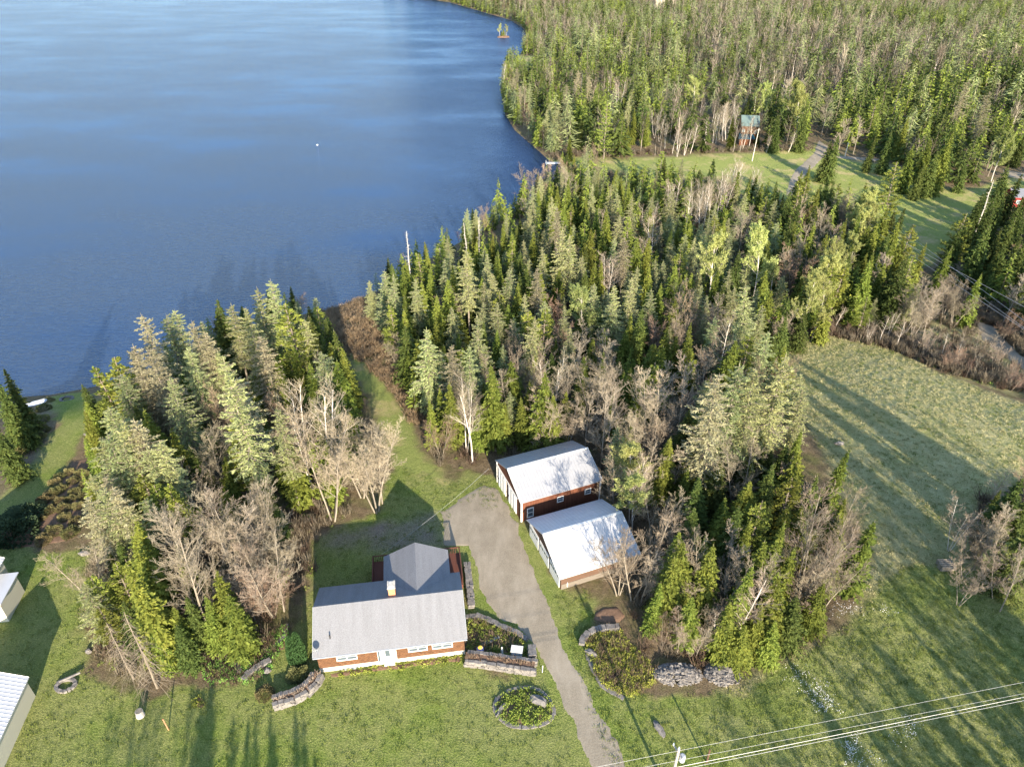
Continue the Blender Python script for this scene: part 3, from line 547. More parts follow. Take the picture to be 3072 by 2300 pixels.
for pl, n, mk, hs, spc, sd_ in ((P([(2330,680),(2480,690),(2620,730),(2720,860),(2700,985),(2500,985),(2360,960),(2300,800)]), 40, 'FSWFPS', (11, 15.5), 3.4, 16), (P([(2880,850),(3200,800),(3300,1120),(3120,1010),(2960,900)]), 45, 'FFSF', (10, 15), 3.6, 17), (CORNER, 70, 'SSWSFSSBWS', (8, 12.5), 2.4, 6), (LEFTB, 30, 'SFSWSB', (7, 11), 2.5, 7), (NEAR_L, 110, 'SFSLWSKSLF', (5, 11), 2.7, 1), (NEAR_C, 600, 'SLFSLSLSFLSLLWSLBS', (6.5, 12.5), 2.6, 2), (BRUSHY, 60, 'QBBQR', (3, 6.5), 2.4, 8), (RIGHT, 26, 'BBFBQ', (4, 6.5), 3.0, 3), (P([(2900,860),(3200,820),(3300,1150),(3100,1030),(2960,950)]), 50, 'FBFSB', (7, 13), 3.2, 12), (ROADSIDE, 60, 'BBQB', (3, 7), 3.0, 4), (EASTW, 60, 'FFSF', (11, 16), 4.2, 5)):
    for k, x, y, H in fill(pl, n, mk, hs, spc, placed, sd_, ROADWAYS + BLD):
        if abs(x - REDCABIN[0]) < 8 and REDCABIN[1] - 34 < y < REDCABIN[1] + 6: continue
        spec.append([k, x, y, H, None, False]); placed.append((x, y))
# behind and beside the drone: the trees that throw the long shadows over the grass at the bottom
for px, py, H, k in ((2360,1095,20,'S'),(2440,1118,20,'S'),(2560,1185,19,'S'),(2720,1310,18,'F'),(2520,1600,11,'B'),(2600,1520,14,'B'),(2660,1560,14,'F'),(2760,1600,14,'S'),(2860,1560,15,'F'),(2700,1760,13,'B'),(2900,1750,14,'S'),
                     (2230,2000,12,'B'),(2330,1930,12,'S'),(2430,1880,13,'B'),(2560,1900,13,'B'),(2650,1950,12,'F'),(2500,2080,11,'B'),(2800,1960,13,'S'),(2160,2110,10,'B'),(2960,1930,13,'F'),(2700,2130,11,'F'),(2850,2130,12,'S'),(2980,2120,12,'F'),(2600,2180,10,'S'),
                     (359,2150,13,'B'),(400,2190,12,'B'),(494,2099,14,'B'),(634,1997,16,'S'),(718,2115,11,'L'),(763,2132,10,'L'),(837,2124,14,'F'),(822,2150,13,'F'),(892,2099,14,'F'),(910,2130,13,'F'),(650,2025,15,'F'),(615,2030,15,'F'),(735,2150,11,'F'),(940,2200,12,'F')):
    x0, y0, z0_ = at(px, py); L_ = (H - z0_) / math.tan(SUN_EL); spec.append([k, x0 - SH[0] * L_, y0 - SH[1] * L_, H, None, True])
# the wood beyond the clearing and round the far shore
FARW = [P([(1515,345),(1545,392),(1612,450),(1640,474),(1850,474),(2200,452),(2400,445),(2440,405),(2458,395),(2490,410),(2520,440),(2640,462),(2680,490),(2760,545),(2900,560),(3000,520),(3100,470),(3600,430),(4300,60),(4300,-5),(3072,-60),(1200,-60),(1294,-1),(1353,9),(1416,27),(1462,41),(1530,60),(1570,86),(1585,120),(1560,165),(1612,172),(1605,215),(1530,230),(1500,260)])]
HMIX = 'FSFLFBFBBRBFB'
fw = fill(FARW[0], 13500, HMIX, (8.5, 16), 4.3, placed, 9, ROADS + PATH); print('far', len(fw))
q = np.array([(x, y) for _, x, y, _ in fw]); c1 = vnoise(q, 45, 31); c2 = vnoise(q, 90, 37)
CABIN = at(2238, 424); farspec = [[k_, *at(px_, py_)[:2], H_, None, True] for k_, px_, py_, H_ in (('R', 2212, 452, 10), ('R', 2228, 446, 9), ('F', 2266, 444, 7), ('R', 2200, 456, 11), ('B', 2276, 440, 11), ('R', 2220, 455, 8), ('S', 2190, 450, 12))]
REDCABIN = at(3062, 612)
for (k, x, y, H), a_, b_ in zip(fw, c1, c2):
    if abs(x - CABIN[0]) < 6.5 and abs(y - CABIN[1]) < 7.5: continue
    if x < CABIN[0] + 1 and x > CABIN[0] - 4 and CABIN[1] - 10 < y < CABIN[1]: continue
    if a_ > .44: k = 'BBBRBLB'[int(b_ * 97) % 7] if k not in 'F' else k
    elif a_ < .40: k = 'FFSFFSL'[int(b_ * 89) % 7]
    if y > 400 and random.random() < .3: k = 'BL'[random.random() < .4]
    H = H * (.8 + .45 * b_)
    farspec.append([k, x, y, H * (1.15 if k in 'LR' else 1), None, False])
spec += farspec

# ------------------------------------------------------------------ small versions of the trees for the far wood
def lod(kind, seed, H=12., fine=1.0):
    r = np.random.default_rng(seed); q = TB(seed); wood = TB(seed)
    if kind in 'SFLKW':
        rad = {'S': 2.6, 'F': 3.0, 'L': 2.9, 'K': 3.0, 'W': 3.2}[kind]; wh = (.5 if kind in 'SF' else .55) / fine
        wood.tubes([(0, 0, 0)], [(0, 0, H * .97)], .13, .02, 3)
        for z in np.arange(H * (.08 if kind in 'SF' else .22), H, wh):
            k = 7 if z < H * .6 else 5; a = r.uniform(0, 6.28, k); L = rad * (min(1, (1 - z / H) * 1.15 + .04)) ** (.8 if kind in 'SF' else .55) * r.uniform(.6, 1.2, k)
            a = np.tile(a, 2); L = np.r_[L, L * .55]; k *= 2; f_ = np.r_[np.full(k // 2, .72), np.full(k // 2, .6)]; C = np.c_[np.cos(a) * L * f_, np.sin(a) * L * f_, z + r.uniform(-.3, .3, k)]
            q.leaves(C, L * .8, .3 + L * .16 if kind in 'SF' else .13 + L * .06, np.c_[np.cos(a), np.sin(a), np.full(k, -.25)], .1)
        fm = {'S': 'spruce', 'F': 'fir', 'L': 'larch', 'K': 'larch', 'W': 'pine'}[kind]; wm_ = 'bark'
    else:
        n = int(30 * fine); wood.tubes([(0, 0, 0)], [(r.normal() * .3, r.normal() * .3, H * .75)], .12, .04, 3)
        a = r.uniform(0, 6.28, n); z0 = r.uniform(.3, .8, n) * H; L = H * .24 * (1.25 - z0 / H) * r.uniform(.6, 1.2, n) + .4; sp_ = .4 if kind == 'R' else .75
        A = np.c_[np.zeros((n, 2)), z0]; B = A + np.c_[np.cos(a) * L * sp_, np.sin(a) * L * sp_, L * .95]; q.tubes(A, B, .05, .015, 2)
        if kind != 'P':
            m2 = int(120 * fine); j = r.integers(0, n, m2); f = r.uniform(.35, 1, (m2, 1)); C = A[j] * (1 - f) + B[j] * f; q.tubes(C, C + r.normal(size=(m2, 3)) * .45 + np.c_[np.cos(a[j]), np.sin(a[j]), np.ones(m2)] * .6, .055 / fine, .02, 2)
        else:
            j = r.integers(0, n, n * 10); f = r.uniform(.4, 1.15, (n * 10, 1)); C = A[j] * (1 - f) + B[j] * f + r.normal(size=(n * 10, 3)) * .3; q.leaves(C, .4, .35)
        fm = {'P': 'poplar', 'Q': 'redtwig'}.get(kind, 'pale_twig'); wm_ = 'birchbark' if kind in 'RP' else 'palebark'
    V1, F1, V2, F2 = np.concatenate(wood.V), np.concatenate(wood.F), np.concatenate(q.V), np.concatenate(q.F)
    return np.r_[V1, V2], np.r_[F1, F2 + len(V1)], np.r_[np.zeros(len(F1), int), np.ones(len(F2), int)], (wm_, fm), H
LOD, LODM, COARSE = {}, {}, {}
for k in 'SFLKWBQRP':
    LOD[k] = [lod(k, 300 + ord(k) * 3 + i) for i in range(3)]; COARSE[k] = [lod(k, 400 + ord(k) * 3 + i, fine=.62) for i in range(3)]
    LODM[k] = [fast_mesh('far_' + KINDS[k][0], L_[0], L_[1], [M[L_[3][0]], M[L_[3][1]]], L_[2]) for L_ in LOD[k]]
# ------------------------------------------------------------------ what each tree is called: kind, size and the landmark it stands nearest to
MARKS = [(330,1160,'on the lake edge beside the narrow grass strip'),(620,1080,'on the shore above the wood left of the path'),(900,1060,'by the brushy lake point at the path end'),(300,1400,'beside the bed of rounded heath mounds'),
 (600,1420,'deep in the wood left of the mown path'),(850,1330,'along the left side of the mown path'),(360,1750,'on the edge of the neighbouring lawn'),(600,1850,'behind the rock garden beside the long house'),(860,1620,'behind the shaded back yard of the long house'),
 (1230,1080,'on the right side of the mown path'),(1400,850,'on the shore near the bleached snags'),(1640,660,'on the shore of the cove below the dock'),(1420,1290,'just behind the red barn doors'),(1650,950,'in the thick of the central wood'),(1700,1230,'behind the red barn roof'),
 (1950,680,'below the brushy end of the far clearing'),(2250,780,'below the bend of the far gravel road'),(2000,1000,'in the brown brushy part of the central wood'),(1950,1350,'in the shade beside the red barn gable'),(2260,1280,'at the top corner of the dry meadow among tall larches'),
 (1880,1720,'beside the white garage gable'),(2150,1700,'in the corner wood above the stone piles'),(2450,1700,'at the tip of the corner wood by the shaded grass'),(2500,880,'in the wood between the dry meadow and the far clearing'),(2720,960,'along the upper edge of the dry meadow'),
 (2960,1080,'along the gravel road past the dry meadow'),(2980,1620,'in the thicket beside the shaded grass'),(2950,760,'beside the wires over the shaded clearing'),(2540,520,'at the far road junction'),(2860,520,'behind the shaded end of the far clearing'),(2230,430,'around the green-roofed cabin'),
 (1920,430,'behind the straw-coloured track of the far clearing'),(1650,420,'on the point above the dock'),(1640,190,'on the far shore near the tiny lawn'),(1350,40,'on the most distant shore of the lake'),(2000,170,'in the distant wood above the cabin'),(2450,230,'in the distant wood behind the road junction'),(2850,250,'in the distant wood behind the shaded clearing'),(2200,40,'at the highest edge of the distant wood'),
 (1800,260,'in the distant wood high above the dock'),(2080,300,'in the wood left of the cabin roof'),(2380,80,'in the distant wood high above the cabin'),(2650,60,'high in the distant wood above the road junction'),(2980,90,'in the top right corner of the distant wood'),(2650,350,'in the wood just behind the road junction'),(1750,90,'in the distant wood above the tiny lawn'),(2980,380,'in the wood above the dark red cabin'),(2420,300,'in the wood beside the road where it enters the trees'),
 (600,2500,'out on the lawn in front of the long house'),(2700,2500,'past the utility wires')]
MK = np.array([(a, b) for a, b, _ in MARKS], float)
LOOK = {'S': 'yellow-green pointed spruce', 'F': 'dark green spreading fir', 'L': 'pale feathery larch', 'K': 'towering airy larch', 'W': 'open-crowned yellow-green pine', 'B': 'leafless grey tree',
        'Q': 'leafless shrubby reddish tree', 'R': 'bare birch with white stem', 'P': 'fresh yellow-green poplar', 'D': 'bleached dead conifer'}
UNIQUE = {}
TRUNKN = {'D': 'branches'}
SHAPES = {'K': ['pale ', 'tan ', 'grey-green ', 'broad pale '], 'S': ['', 'narrow ', 'broad ', 'very slim ', 'high-crowned '], 'F': ['', 'narrow ', 'broad '], 'B': ['', 'twin-stemmed ', 'three-stemmed ', 'wide '], 'R': ['', 'twin-stemmed ', 'three-stemmed '], 'L': ['', 'wide ', 'narrow '], 'W': ['', 'wide ']}
def tree_label(k, x, y, z, H, vi=0):
    u, v_ = project(x, y, z + H * .45); j = int(np.argmin(np.hypot(MK[:, 0] - u, (MK[:, 1] - v_) * 1.2)))
    size = 'tall ' if H > 13 and k not in 'K' else 'small ' if H < 8.5 else ''
    sh = SHAPES.get(k, ['']); sh = sh[vi % len(sh)]
    lab = size + sh + LOOK[k] + ' ' + MARKS[j][2]
    return lab, lab, u
byname = {}; LG = {}
for s in spec:
    k, x, y, H, var, hero = s; z = hz(x, y); u, v_ = project(x, y, z + H * .6); d = math.hypot(x, y, )
    vis = -60 < u < 3132 and -60 < v_ < 2600
    s.append(z); s.append((H / math.hypot(d, 60)) * (3. if hero else 1.) * (1 if vis else .0)); byname.setdefault(KINDS[k][0], []).append(s)
rest = {}; n_ind = 0
for nm, lst in byname.items():
    lst.sort(key=lambda s: -s[7])
    for i, (k, x, y, H, var, hero, z, sz) in enumerate(lst):
        d = math.hypot(x, y)
        if (i >= 288 or sz == 0) and not (hero and d < 95): rest.setdefault(k, []).append((x, y, z, H)); continue
        rr = np.random.default_rng(int(abs(x * 131 + y * 977))); rz = rr.uniform(0, 6.28); nv_ = len(KINDS[k][1]); vi = (var if var is not None else int(rr.integers(nv_))) % nv_; lab, grp, u_ = tree_label(k, x, y, z, H, vi if d <= 235 or hero else 0)
        if d > 235 and not hero:
            o = link(bpy.data.objects.new(nm, LODM[k][i % 3])); o.location = (x, y, z - .15); s_ = H / 12.; o.rotation_euler = (0, 0, rz); o.scale = (s_ * rr.uniform(.85, 1.2), s_ * rr.uniform(.85, 1.2), s_)
            tag(o, lab, 'tree', grp); LG.setdefault(grp, []).append((o, u_)); n_ind += 1; continue
        V_ = KINDS[k][1]; vr = V_[vi]; s_ = H / vr[0]; wd_ = rr.uniform(.86, 1.18) * (max(s_, .5) ** -.18)
        e = empty(nm, (x, y, z - .12), rz); e.scale = (s_ * wd_, s_ * wd_, s_); e.rotation_euler = (rr.normal() * .025, rr.normal() * .025, rz)
        tag(e, lab, 'tree', grp); LG.setdefault(grp, []).append((e, u_))
        o = link(bpy.data.objects.new('trunk', vr[1])); o.parent = e
        o = link(bpy.data.objects.new('branches' if k == 'D' else 'twigs' if k in 'BQRP' else 'crown', vr[2])); o.parent = e
        if len(vr) > 3 and vr[3]: o = link(bpy.data.objects.new('leaves', vr[3])); o.parent = e
        n_ind += 1
STUFFN = {'S': ('distant_spruce_wood', 'mass of distant spruces beyond the single trees'), 'F': ('distant_fir_wood', 'mass of dark distant firs beyond the single trees'), 'L': ('distant_larch_wood', 'pale larches far off in the wood'), 'K': ('distant_larch_wood', 'tall pale larches far off'),
          'W': ('distant_pine_wood', 'pines far off in the wood'), 'B': ('distant_bare_wood', 'greyish haze of distant leafless trees'), 'Q': ('distant_red_twig_wood', 'reddish haze of distant leafless trees'), 'R': ('distant_birch_wood', 'distant birches with thin white stems'), 'P': ('distant_poplar_wood', 'distant poplars coming into leaf'), 'D': ('dead', 'dead')}
for k, lst in rest.items():
    A = np.array(lst); rr = np.random.default_rng(77); var = rr.integers(0, 3, len(A)); VV, FF, MI, off = [], [], [], 0
    for v_ in range(6):
        src = (LOD if v_ < 3 else COARSE)[k][v_ % 3]; nearm = np.hypot(A[:, 0], A[:, 1]) < 330
        B = A[(var == v_ % 3) & (nearm if v_ < 3 else ~nearm)]
        if not len(B): continue
        V0, F0, mi = src[0], src[1], src[2]; a = rr.uniform(0, 6.28, len(B)); s_ = B[:, 3] / 12.; wx = s_ * rr.uniform(.85, 1.25, len(B))
        x = (V0[None, :, 0] * np.cos(a)[:, None] - V0[None, :, 1] * np.sin(a)[:, None]) * wx[:, None] + B[:, 0:1]; y = (V0[None, :, 0] * np.sin(a)[:, None] + V0[None, :, 1] * np.cos(a)[:, None]) * wx[:, None] + B[:, 1:2]
        zz = V0[None, :, 2] * s_[:, None] + B[:, 2:3] - .15
        VV.append(np.stack([x, y, zz], -1).reshape(-1, 3)); FF.append((F0[None] + (np.arange(len(B)) * len(V0))[:, None, None]).reshape(-1, 4) + off); MI.append(np.tile(mi, len(B))); off += len(B) * len(V0)
    src = LOD[k][0]; me = fast_mesh(STUFFN[k][0], np.concatenate(VV), np.concatenate(FF), [M[src[3][0]], M[src[3][1]]], np.concatenate(MI))
    tag(link(bpy.data.objects.new(STUFFN[k][0], me)), STUFFN[k][1], 'woodland', kind='stuff')

for g_, os_ in LG.items():
    os_.sort(key=lambda t_: t_[1]); n_ = len(os_)
    if 2 <= n_ <= 12:
        for i_, (o_, _) in enumerate(os_):
            w_ = {2: ['leftmost', 'rightmost'], 3: ['leftmost', 'middle', 'rightmost']}.get(n_, ['leftmost', 'second', 'third', 'fourth', 'fifth', 'sixth', 'seventh', 'eighth', 'ninth', 'tenth', 'eleventh'][:n_ - 1] + ['rightmost'])[i_]
            L0 = o_['label']; o_['label'] = (w_ + (' from the left, ' if w_ in ('second', 'third', 'fourth', 'fifth', 'sixth', 'seventh', 'eighth', 'ninth', 'tenth', 'eleventh') else ' ') + L0)
            o_['label'] = o_['label'].replace('behind the straw-coloured track of the far clearing', 'beyond the far straw-coloured track')
            if len(o_['label'].split()) > 16: o_['label'] = (w_ + ' ' + L0).replace('of the far clearing', 'of clearing').replace('beside the shaded', 'by shaded').replace(' the ', ' ', max(0, len((w_ + ' ' + L0).split()) - 16))
for g_, os_ in LG.items():
    for o_, _ in os_:
        l_ = o_['label']
        for a_, b_ in ((' from the left,', ''), ('yellow-green pointed ', 'pointed '), (' of the central wood', ' of central wood'), ('dark green spreading ', 'dark '), ('in the wood between the', 'between the')):
            if len(l_.split()) > 16: l_ = l_.replace(a_, b_)
        o_['label'] = l_
print('individual trees', n_ind, 'rest', {k: len(v_) for k, v_ in rest.items()})

M['rust'] = foliage('rusty_brush', (.20, .14, .09), (.37, .28, .18), (.52, .44, .30), trans=.1)
# ------------------------------------------------------------------ brush and grasses nobody could count
def scatter_stuff(name, label, pts, make, mats, nvar=4, seedv=1, sz=(.7, 1.4), cat='ground cover'):
    r = np.random.default_rng(seedv); vs = [make(seedv * 10 + i) for i in range(nvar)]; VV, FF, off = [], [], 0; pts = np.asarray(pts); pick = r.integers(0, nvar, len(pts)); Z = height(pts)
    for i, (V0, F0) in enumerate(vs):
        B = pts[pick == i]; z = Z[pick == i]
        if not len(B): continue
        a = r.uniform(0, 6.28, len(B)); s_ = r.uniform(*sz, len(B))
        x = (V0[None, :, 0] * np.cos(a)[:, None] - V0[None, :, 1] * np.sin(a)[:, None]) * s_[:, None] + B[:, 0:1]; y = (V0[None, :, 0] * np.sin(a)[:, None] + V0[None, :, 1] * np.cos(a)[:, None]) * s_[:, None] + B[:, 1:2]
        VV.append(np.stack([x, y, V0[None, :, 2] * s_[:, None] + z[:, None]], -1).reshape(-1, 3)); FF.append((F0[None] + (np.arange(len(B)) * len(V0))[:, None, None]).reshape(-1, 4) + off); off += len(B) * len(V0)
    return tag(link(bpy.data.objects.new(name, fast_mesh(name, np.concatenate(VV), np.concatenate(FF), mats))), label, cat, kind='stuff')
def twig_tuft(seed, n=34, h=1.3, w_=.03, sp_=.55):
    r = np.random.default_rng(seed); q = TB(seed); a = r.uniform(0, 6.28, n); A = np.c_[r.normal(size=(n, 2)) * .25, np.zeros(n)]; L = h * r.uniform(.5, 1.1, n)
    B = A + np.c_[np.cos(a) * L * sp_, np.sin(a) * L * sp_, L]; q.tubes(A, B, w_, .01, 2); j = r.integers(0, n, n); f = r.uniform(.4, .9, (n, 1)); C = A[j] * (1 - f) + B[j] * f
    q.tubes(C, C + r.normal(size=(n, 3)) * .22 + np.array([0, 0, .25]), w_ * .6, .008, 2); return np.concatenate(q.V), np.concatenate(q.F)
def leaf_tuft(seed, n=40, h=.7, rad=.6, s=(.18, .1)):
    r = np.random.default_rng(seed); q = TB(seed); d = r.normal(size=(n, 3)); d[:, 2] = np.abs(d[:, 2]); d /= np.linalg.norm(d, axis=1, keepdims=True); q.leaves(d * np.array([rad, rad, h]) * r.uniform(.5, 1, (n, 1)), s[0], s[1]); return np.concatenate(q.V), np.concatenate(q.F)
def blades(seed, n=12, h=.28, w_=.05):
    r = np.random.default_rng(seed); q = TB(seed); C = np.c_[r.normal(size=(n, 2)) * .16, np.full(n, h * .4)]; q.leaves(C, h * r.uniform(.7, 1.3, n), w_, np.c_[r.normal(size=(n, 2)) * .5, np.ones(n)]); return np.concatenate(q.V), np.concatenate(q.F)
def rand_in(poly, n, sd_, avoid=()):
    r = np.random.default_rng(sd_); C = r.uniform(poly.min(0), poly.max(0), (n * 3, 2)); ok = inside(C, poly) & (sdist(C, LAKE) < -.2)
    for a in avoid: ok &= sdist(C, a) < .1
    return C[ok][:n]
AV = ROADS + PATH + [DRIVE] + BLD + LAWN
pts = np.concatenate([rand_in(NEAR_L, 1500, 1, AV), rand_in(NEAR_C, 4200, 2, AV), rand_in(RIGHT, 260, 3, AV), rand_in(ROADSIDE, 420, 4, AV), rand_in(BRUSHY, 700, 14, AV), rand_in(P([(2900,860),(3200,820),(3300,1330),(3072,1190),(2760,1000)]), 700, 15, ROADS), rand_in(P([(1750,500),(2000,555),(2260,630),(2200,700),(1980,640),(1800,600)]), 500, 6, PATH),
                      rand_in(P([(1640,470),(2440,440),(2440,455),(1640,485)]), 300, 7)])
scatter_stuff('undergrowth', 'brown leafless brush between the trees', pts[::2], twig_tuft, [M['twig']], 5, 3)
scatter_stuff('reddish_undergrowth', 'low rust-coloured brush on the wood floor', pts[1::4], lambda s: twig_tuft(s, 34, .9, .035, .9), [M['redtwig']], 5, 4)
scatter_stuff('leafy_undergrowth', 'low green leafy growth under the trees', pts[3::4], lambda s: leaf_tuft(s, 30, .5, .5), [M['garden']], 4, 5)
scatter_stuff('shore_brush', 'low rust and straw coloured brush on the lake point beside the path', rand_in(P([(940,940),(1100,890),(1180,860),(1200,1000),(1280,1250),(1200,1300),(1130,1160),(1060,1080),(960,1000)]), 800, 5, PATH), lambda s: twig_tuft(s, 30, .5, .045, 1.1), [M['rust']], 5, 15)
M['straw'] = foliage('straw', (.34, .33, .15), (.50, .47, .25), (.64, .60, .36), trans=.3); M['blade'] = foliage('grass_blades', (.08, .13, .025), (.17, .23, .05), (.28, .31, .09), trans=.3)
mp_ = rand_in(MEADOW[0], 10000, 21, [LAWN[2]]); gp_ = np.concatenate([rand_in(LAWN[2], 4500, 22), rand_in(MEADOW[0], 8500, 25), rand_in(LAWN[0], 3500, 23, BLD), rand_in(LAWN[3], 700, 24)])
fr = np.hypot(mp_[:, 0], mp_[:, 1]) < 190; mp_ = mp_[fr & (vnoise(mp_, 9, 12) * .6 + vnoise(mp_, 2, 13) * .6 + .25 > rng.random(len(mp_)))]
scatter_stuff('meadow_straw', 'dry straw-coloured grass standing in the meadow', mp_, lambda s: blades(s, 10, .22, .04), [M['straw']], 5, 6, cat='grass')
scatter_stuff('grass_tufts', 'green grass tufts over lawn and meadow', gp_, lambda s: blades(s, 11, .16, .045), [M['blade']], 5, 7, (.6, 1.3), cat='grass')
M['petal'] = simple('white_petals', (.85, .84, .86), rough=.6)
fl = []
for cx, cy, rx, ry, n in ((2450, 2075, 38, 30, 160), (2475, 2115, 30, 20, 120), (2385, 2020, 40, 30, 60), (2550, 2250, 22, 45, 170), (2715, 2190, 40, 40, 90), (2540, 1830, 45, 25, 120), (2650, 1830, 25, 15, 40), (2620, 2280, 60, 30, 40)):
    r = np.random.default_rng(cx); fl += [at(cx + a * rx, cy + b_ * ry)[:2] for a, b_ in r.normal(size=(n // 2, 2)) * .6]
scatter_stuff('white_flowers', 'drifts of small white flowers in the rough grass', np.array(fl), lambda s: (lambda q: (np.concatenate(q.V), np.concatenate(q.F)))((lambda q: (q.leaves(np.c_[np.random.default_rng(s).normal(size=(3, 2)) * .12, np.full(3, .22)], .07, .06), q)[1])(TB(s))), [M['petal']], 4, 8, cat='flowers')

# ------------------------------------------------------------------ buildings
def shingle_mat(name, c1, c2, sx, sy, bmp=.5, kind='brick', rough=.85):
    m, t, b = mat(name, rough, .2); v = coord(t, kind='Generated' if False else 'Object')
    br = N(t, 'ShaderNodeTexBrick', inp={'Scale': 1., 'Mortar Size': .022, 'Brick Width': sx, 'Row Height': sy}); br.offset = .5
    tc = N(t, 'ShaderNodeSeparateXYZ'); t.links.new(v, tc.inputs[0]); cb = N(t, 'ShaderNodeCombineXYZ'); ad = N(t, 'ShaderNodeMath', operation='ADD')
    t.links.new(tc.outputs[0], ad.inputs[0]); t.links.new(tc.outputs[1], ad.inputs[1]); t.links.new(ad.outputs[0], cb.inputs[0]); t.links.new(tc.outputs[2], cb.inputs[1]); t.links.new(cb.outputs[0], br.inputs['Vector'])
    br.inputs['Color1'].default_value = (*c1, 1); br.inputs['Color2'].default_value = (*c2, 1); br.inputs['Mortar'].default_value = (*[x * .35 for x in c2], 1)
    n = noise(t, v, 5.5, 5, .8); c = mix(t, .5, br.outputs[0], ramp(t, n, [(.3, c2), (.7, tuple(min(1, x * 1.25) for x in c1))])); t.links.new(c, b.inputs['Base Color']); bump(t, b, br.outputs['Fac'], -bmp, .02); return m
M['cedar_shingle'] = shingle_mat('cedar_wall_shingles', (.19, .095, .05), (.06, .032, .02), .32, .2)
m, t, b = mat('grey_roof_shingles', .9, .2); v = coord(t); n1 = noise(t, v, 14, 4, .8); n2 = noise(t, coord(t, (1.1, .12, .12)), 1.6, 4, .6)
wv = N(t, 'ShaderNodeTexWave', wave_type='BANDS', bands_direction='Z', inp={'Scale': 3.2, 'Distortion': .6, 'Detail': 2}); t.links.new(v, wv.inputs[0])
c = mix(t, .45, ramp(t, n2, [(.3, (.165, .168, .182)), (.7, (.23, .236, .258))]), ramp(t, n1, [(.35, (.085, .088, .097)), (.65, (.34, .345, .365))])); t.links.new(c, b.inputs['Base Color']); bump(t, b, n1, .5, .03); M['asphalt_shingle'] = m
M['white_paint'] = simple('white_trim_paint', (.80, .80, .78), (.68, .68, .66), 5, .6)
M['glass'] = simple('window_glass', (.10, .13, .16), (.06, .08, .10), 1, .06, spec=.8)
M['concrete'] = simple('pale_foundation', (.66, .62, .56), (.42, .40, .36), 2.5, .9, .3)
m, t, b = mat('red_barn_boards', .8, .25); v = coord(t); sx_ = N(t, 'ShaderNodeSeparateXYZ'); t.links.new(v, sx_.inputs[0])
ad = N(t, 'ShaderNodeMath', operation='ADD'); t.links.new(sx_.outputs[0], ad.inputs[0]); t.links.new(sx_.outputs[1], ad.inputs[1]); ml = N(t, 'ShaderNodeMath', operation='MULTIPLY', inp={1: 4.2}); t.links.new(ad.outputs[0], ml.inputs[0])
fc = N(t, 'ShaderNodeMath', operation='FRACT'); t.links.new(ml.outputs[0], fc.inputs[0]); gp = ramp(t, fc.outputs[0], [(.0, (.2, .2, .2)), (.07, (1, 1, 1)), (.93, (1, 1, 1)), (1., (.2, .2, .2))])
fl_ = N(t, 'ShaderNodeMath', operation='FLOOR'); t.links.new(ml.outputs[0], fl_.inputs[0]); wn = N(t, 'ShaderNodeTexWhiteNoise', noise_dimensions='1D'); t.links.new(fl_.outputs[0], wn.inputs['W'])
c = mix(t, .55, ramp(t, wn.outputs[0], [(0, (.10, .036, .022)), (1, (.17, .065, .036))]), ramp(t, noise(t, coord(t, (3, 3, .5)), 2, 5, .7), [(.3, (.07, .027, .017)), (.7, (.19, .075, .042))])); c = mix(t, 1., c, gp, 'MULTIPLY'); t.links.new(c, b.inputs['Base Color']); bump(t, b, gp, .4, .02); M['barn_red'] = m
def metal_roof(name, col, rough=.45):
    m, t, b = mat(name, rough, .4); v = coord(t); n = noise(t, coord(t, (.5, 1.4, 1)), 1.2, 4, .6); t.links.new(ramp(t, n, [(.3, tuple(x * .88 for x in col)), (.7, col)]), b.inputs['Base Color']); b.inputs['Metallic'].default_value = .15; return m
M['roof_barn'] = metal_roof('pale_grey_metal_roof', (.36, .37, .40)); M['roof_white'] = metal_roof('white_metal_roof', (.58, .59, .62)); M['roof_green'] = metal_roof('green_metal_roof', (.15, .21, .20)); M['roof_teal'] = metal_roof('teal_metal_roof', (.015, .08, .13)); M['roof_grey'] = metal_roof('dark_grey_roof', (.22, .23, .26))
M['brown_boards'] = simple('weathered_brown_boards', (.14, .08, .055), (.08, .05, .035), 3, .85, .4, stretch=(.3, .3, 6)); M['grey_boards'] = simple('weathered_grey_boards', (.21, .18, .15), (.11, .095, .08), 3, .85, .4, stretch=(.3, .3, 6))
M['beige'] = simple('beige_siding', (.60, .57, .46), (.52, .49, .40), 2, .7, stretch=(.3, .3, 9)); M['brick'] = simple('orange_brick', (.56, .27, .15), (.36, .16, .09), 9, .9, .4); M['deck'] = simple('red_brown_deck_boards', (.15, .055, .038), (.09, .038, .028), 4, .8, .3, stretch=(1, 6, 1))
M['orange_log'] = simple('orange_log_wall', (.15, .06, .03), (.07, .03, .015), 3, .75, .3, stretch=(.3, .3, 5)); M['darkred'] = simple('dark_red_boards', (.26, .03, .03), (.15, .02, .02), 3, .8); M['black'] = simple('dark_metal', (.05, .05, .055)); M['greymetal'] = simple('grey_metal', (.42, .45, .50), rough=.4)
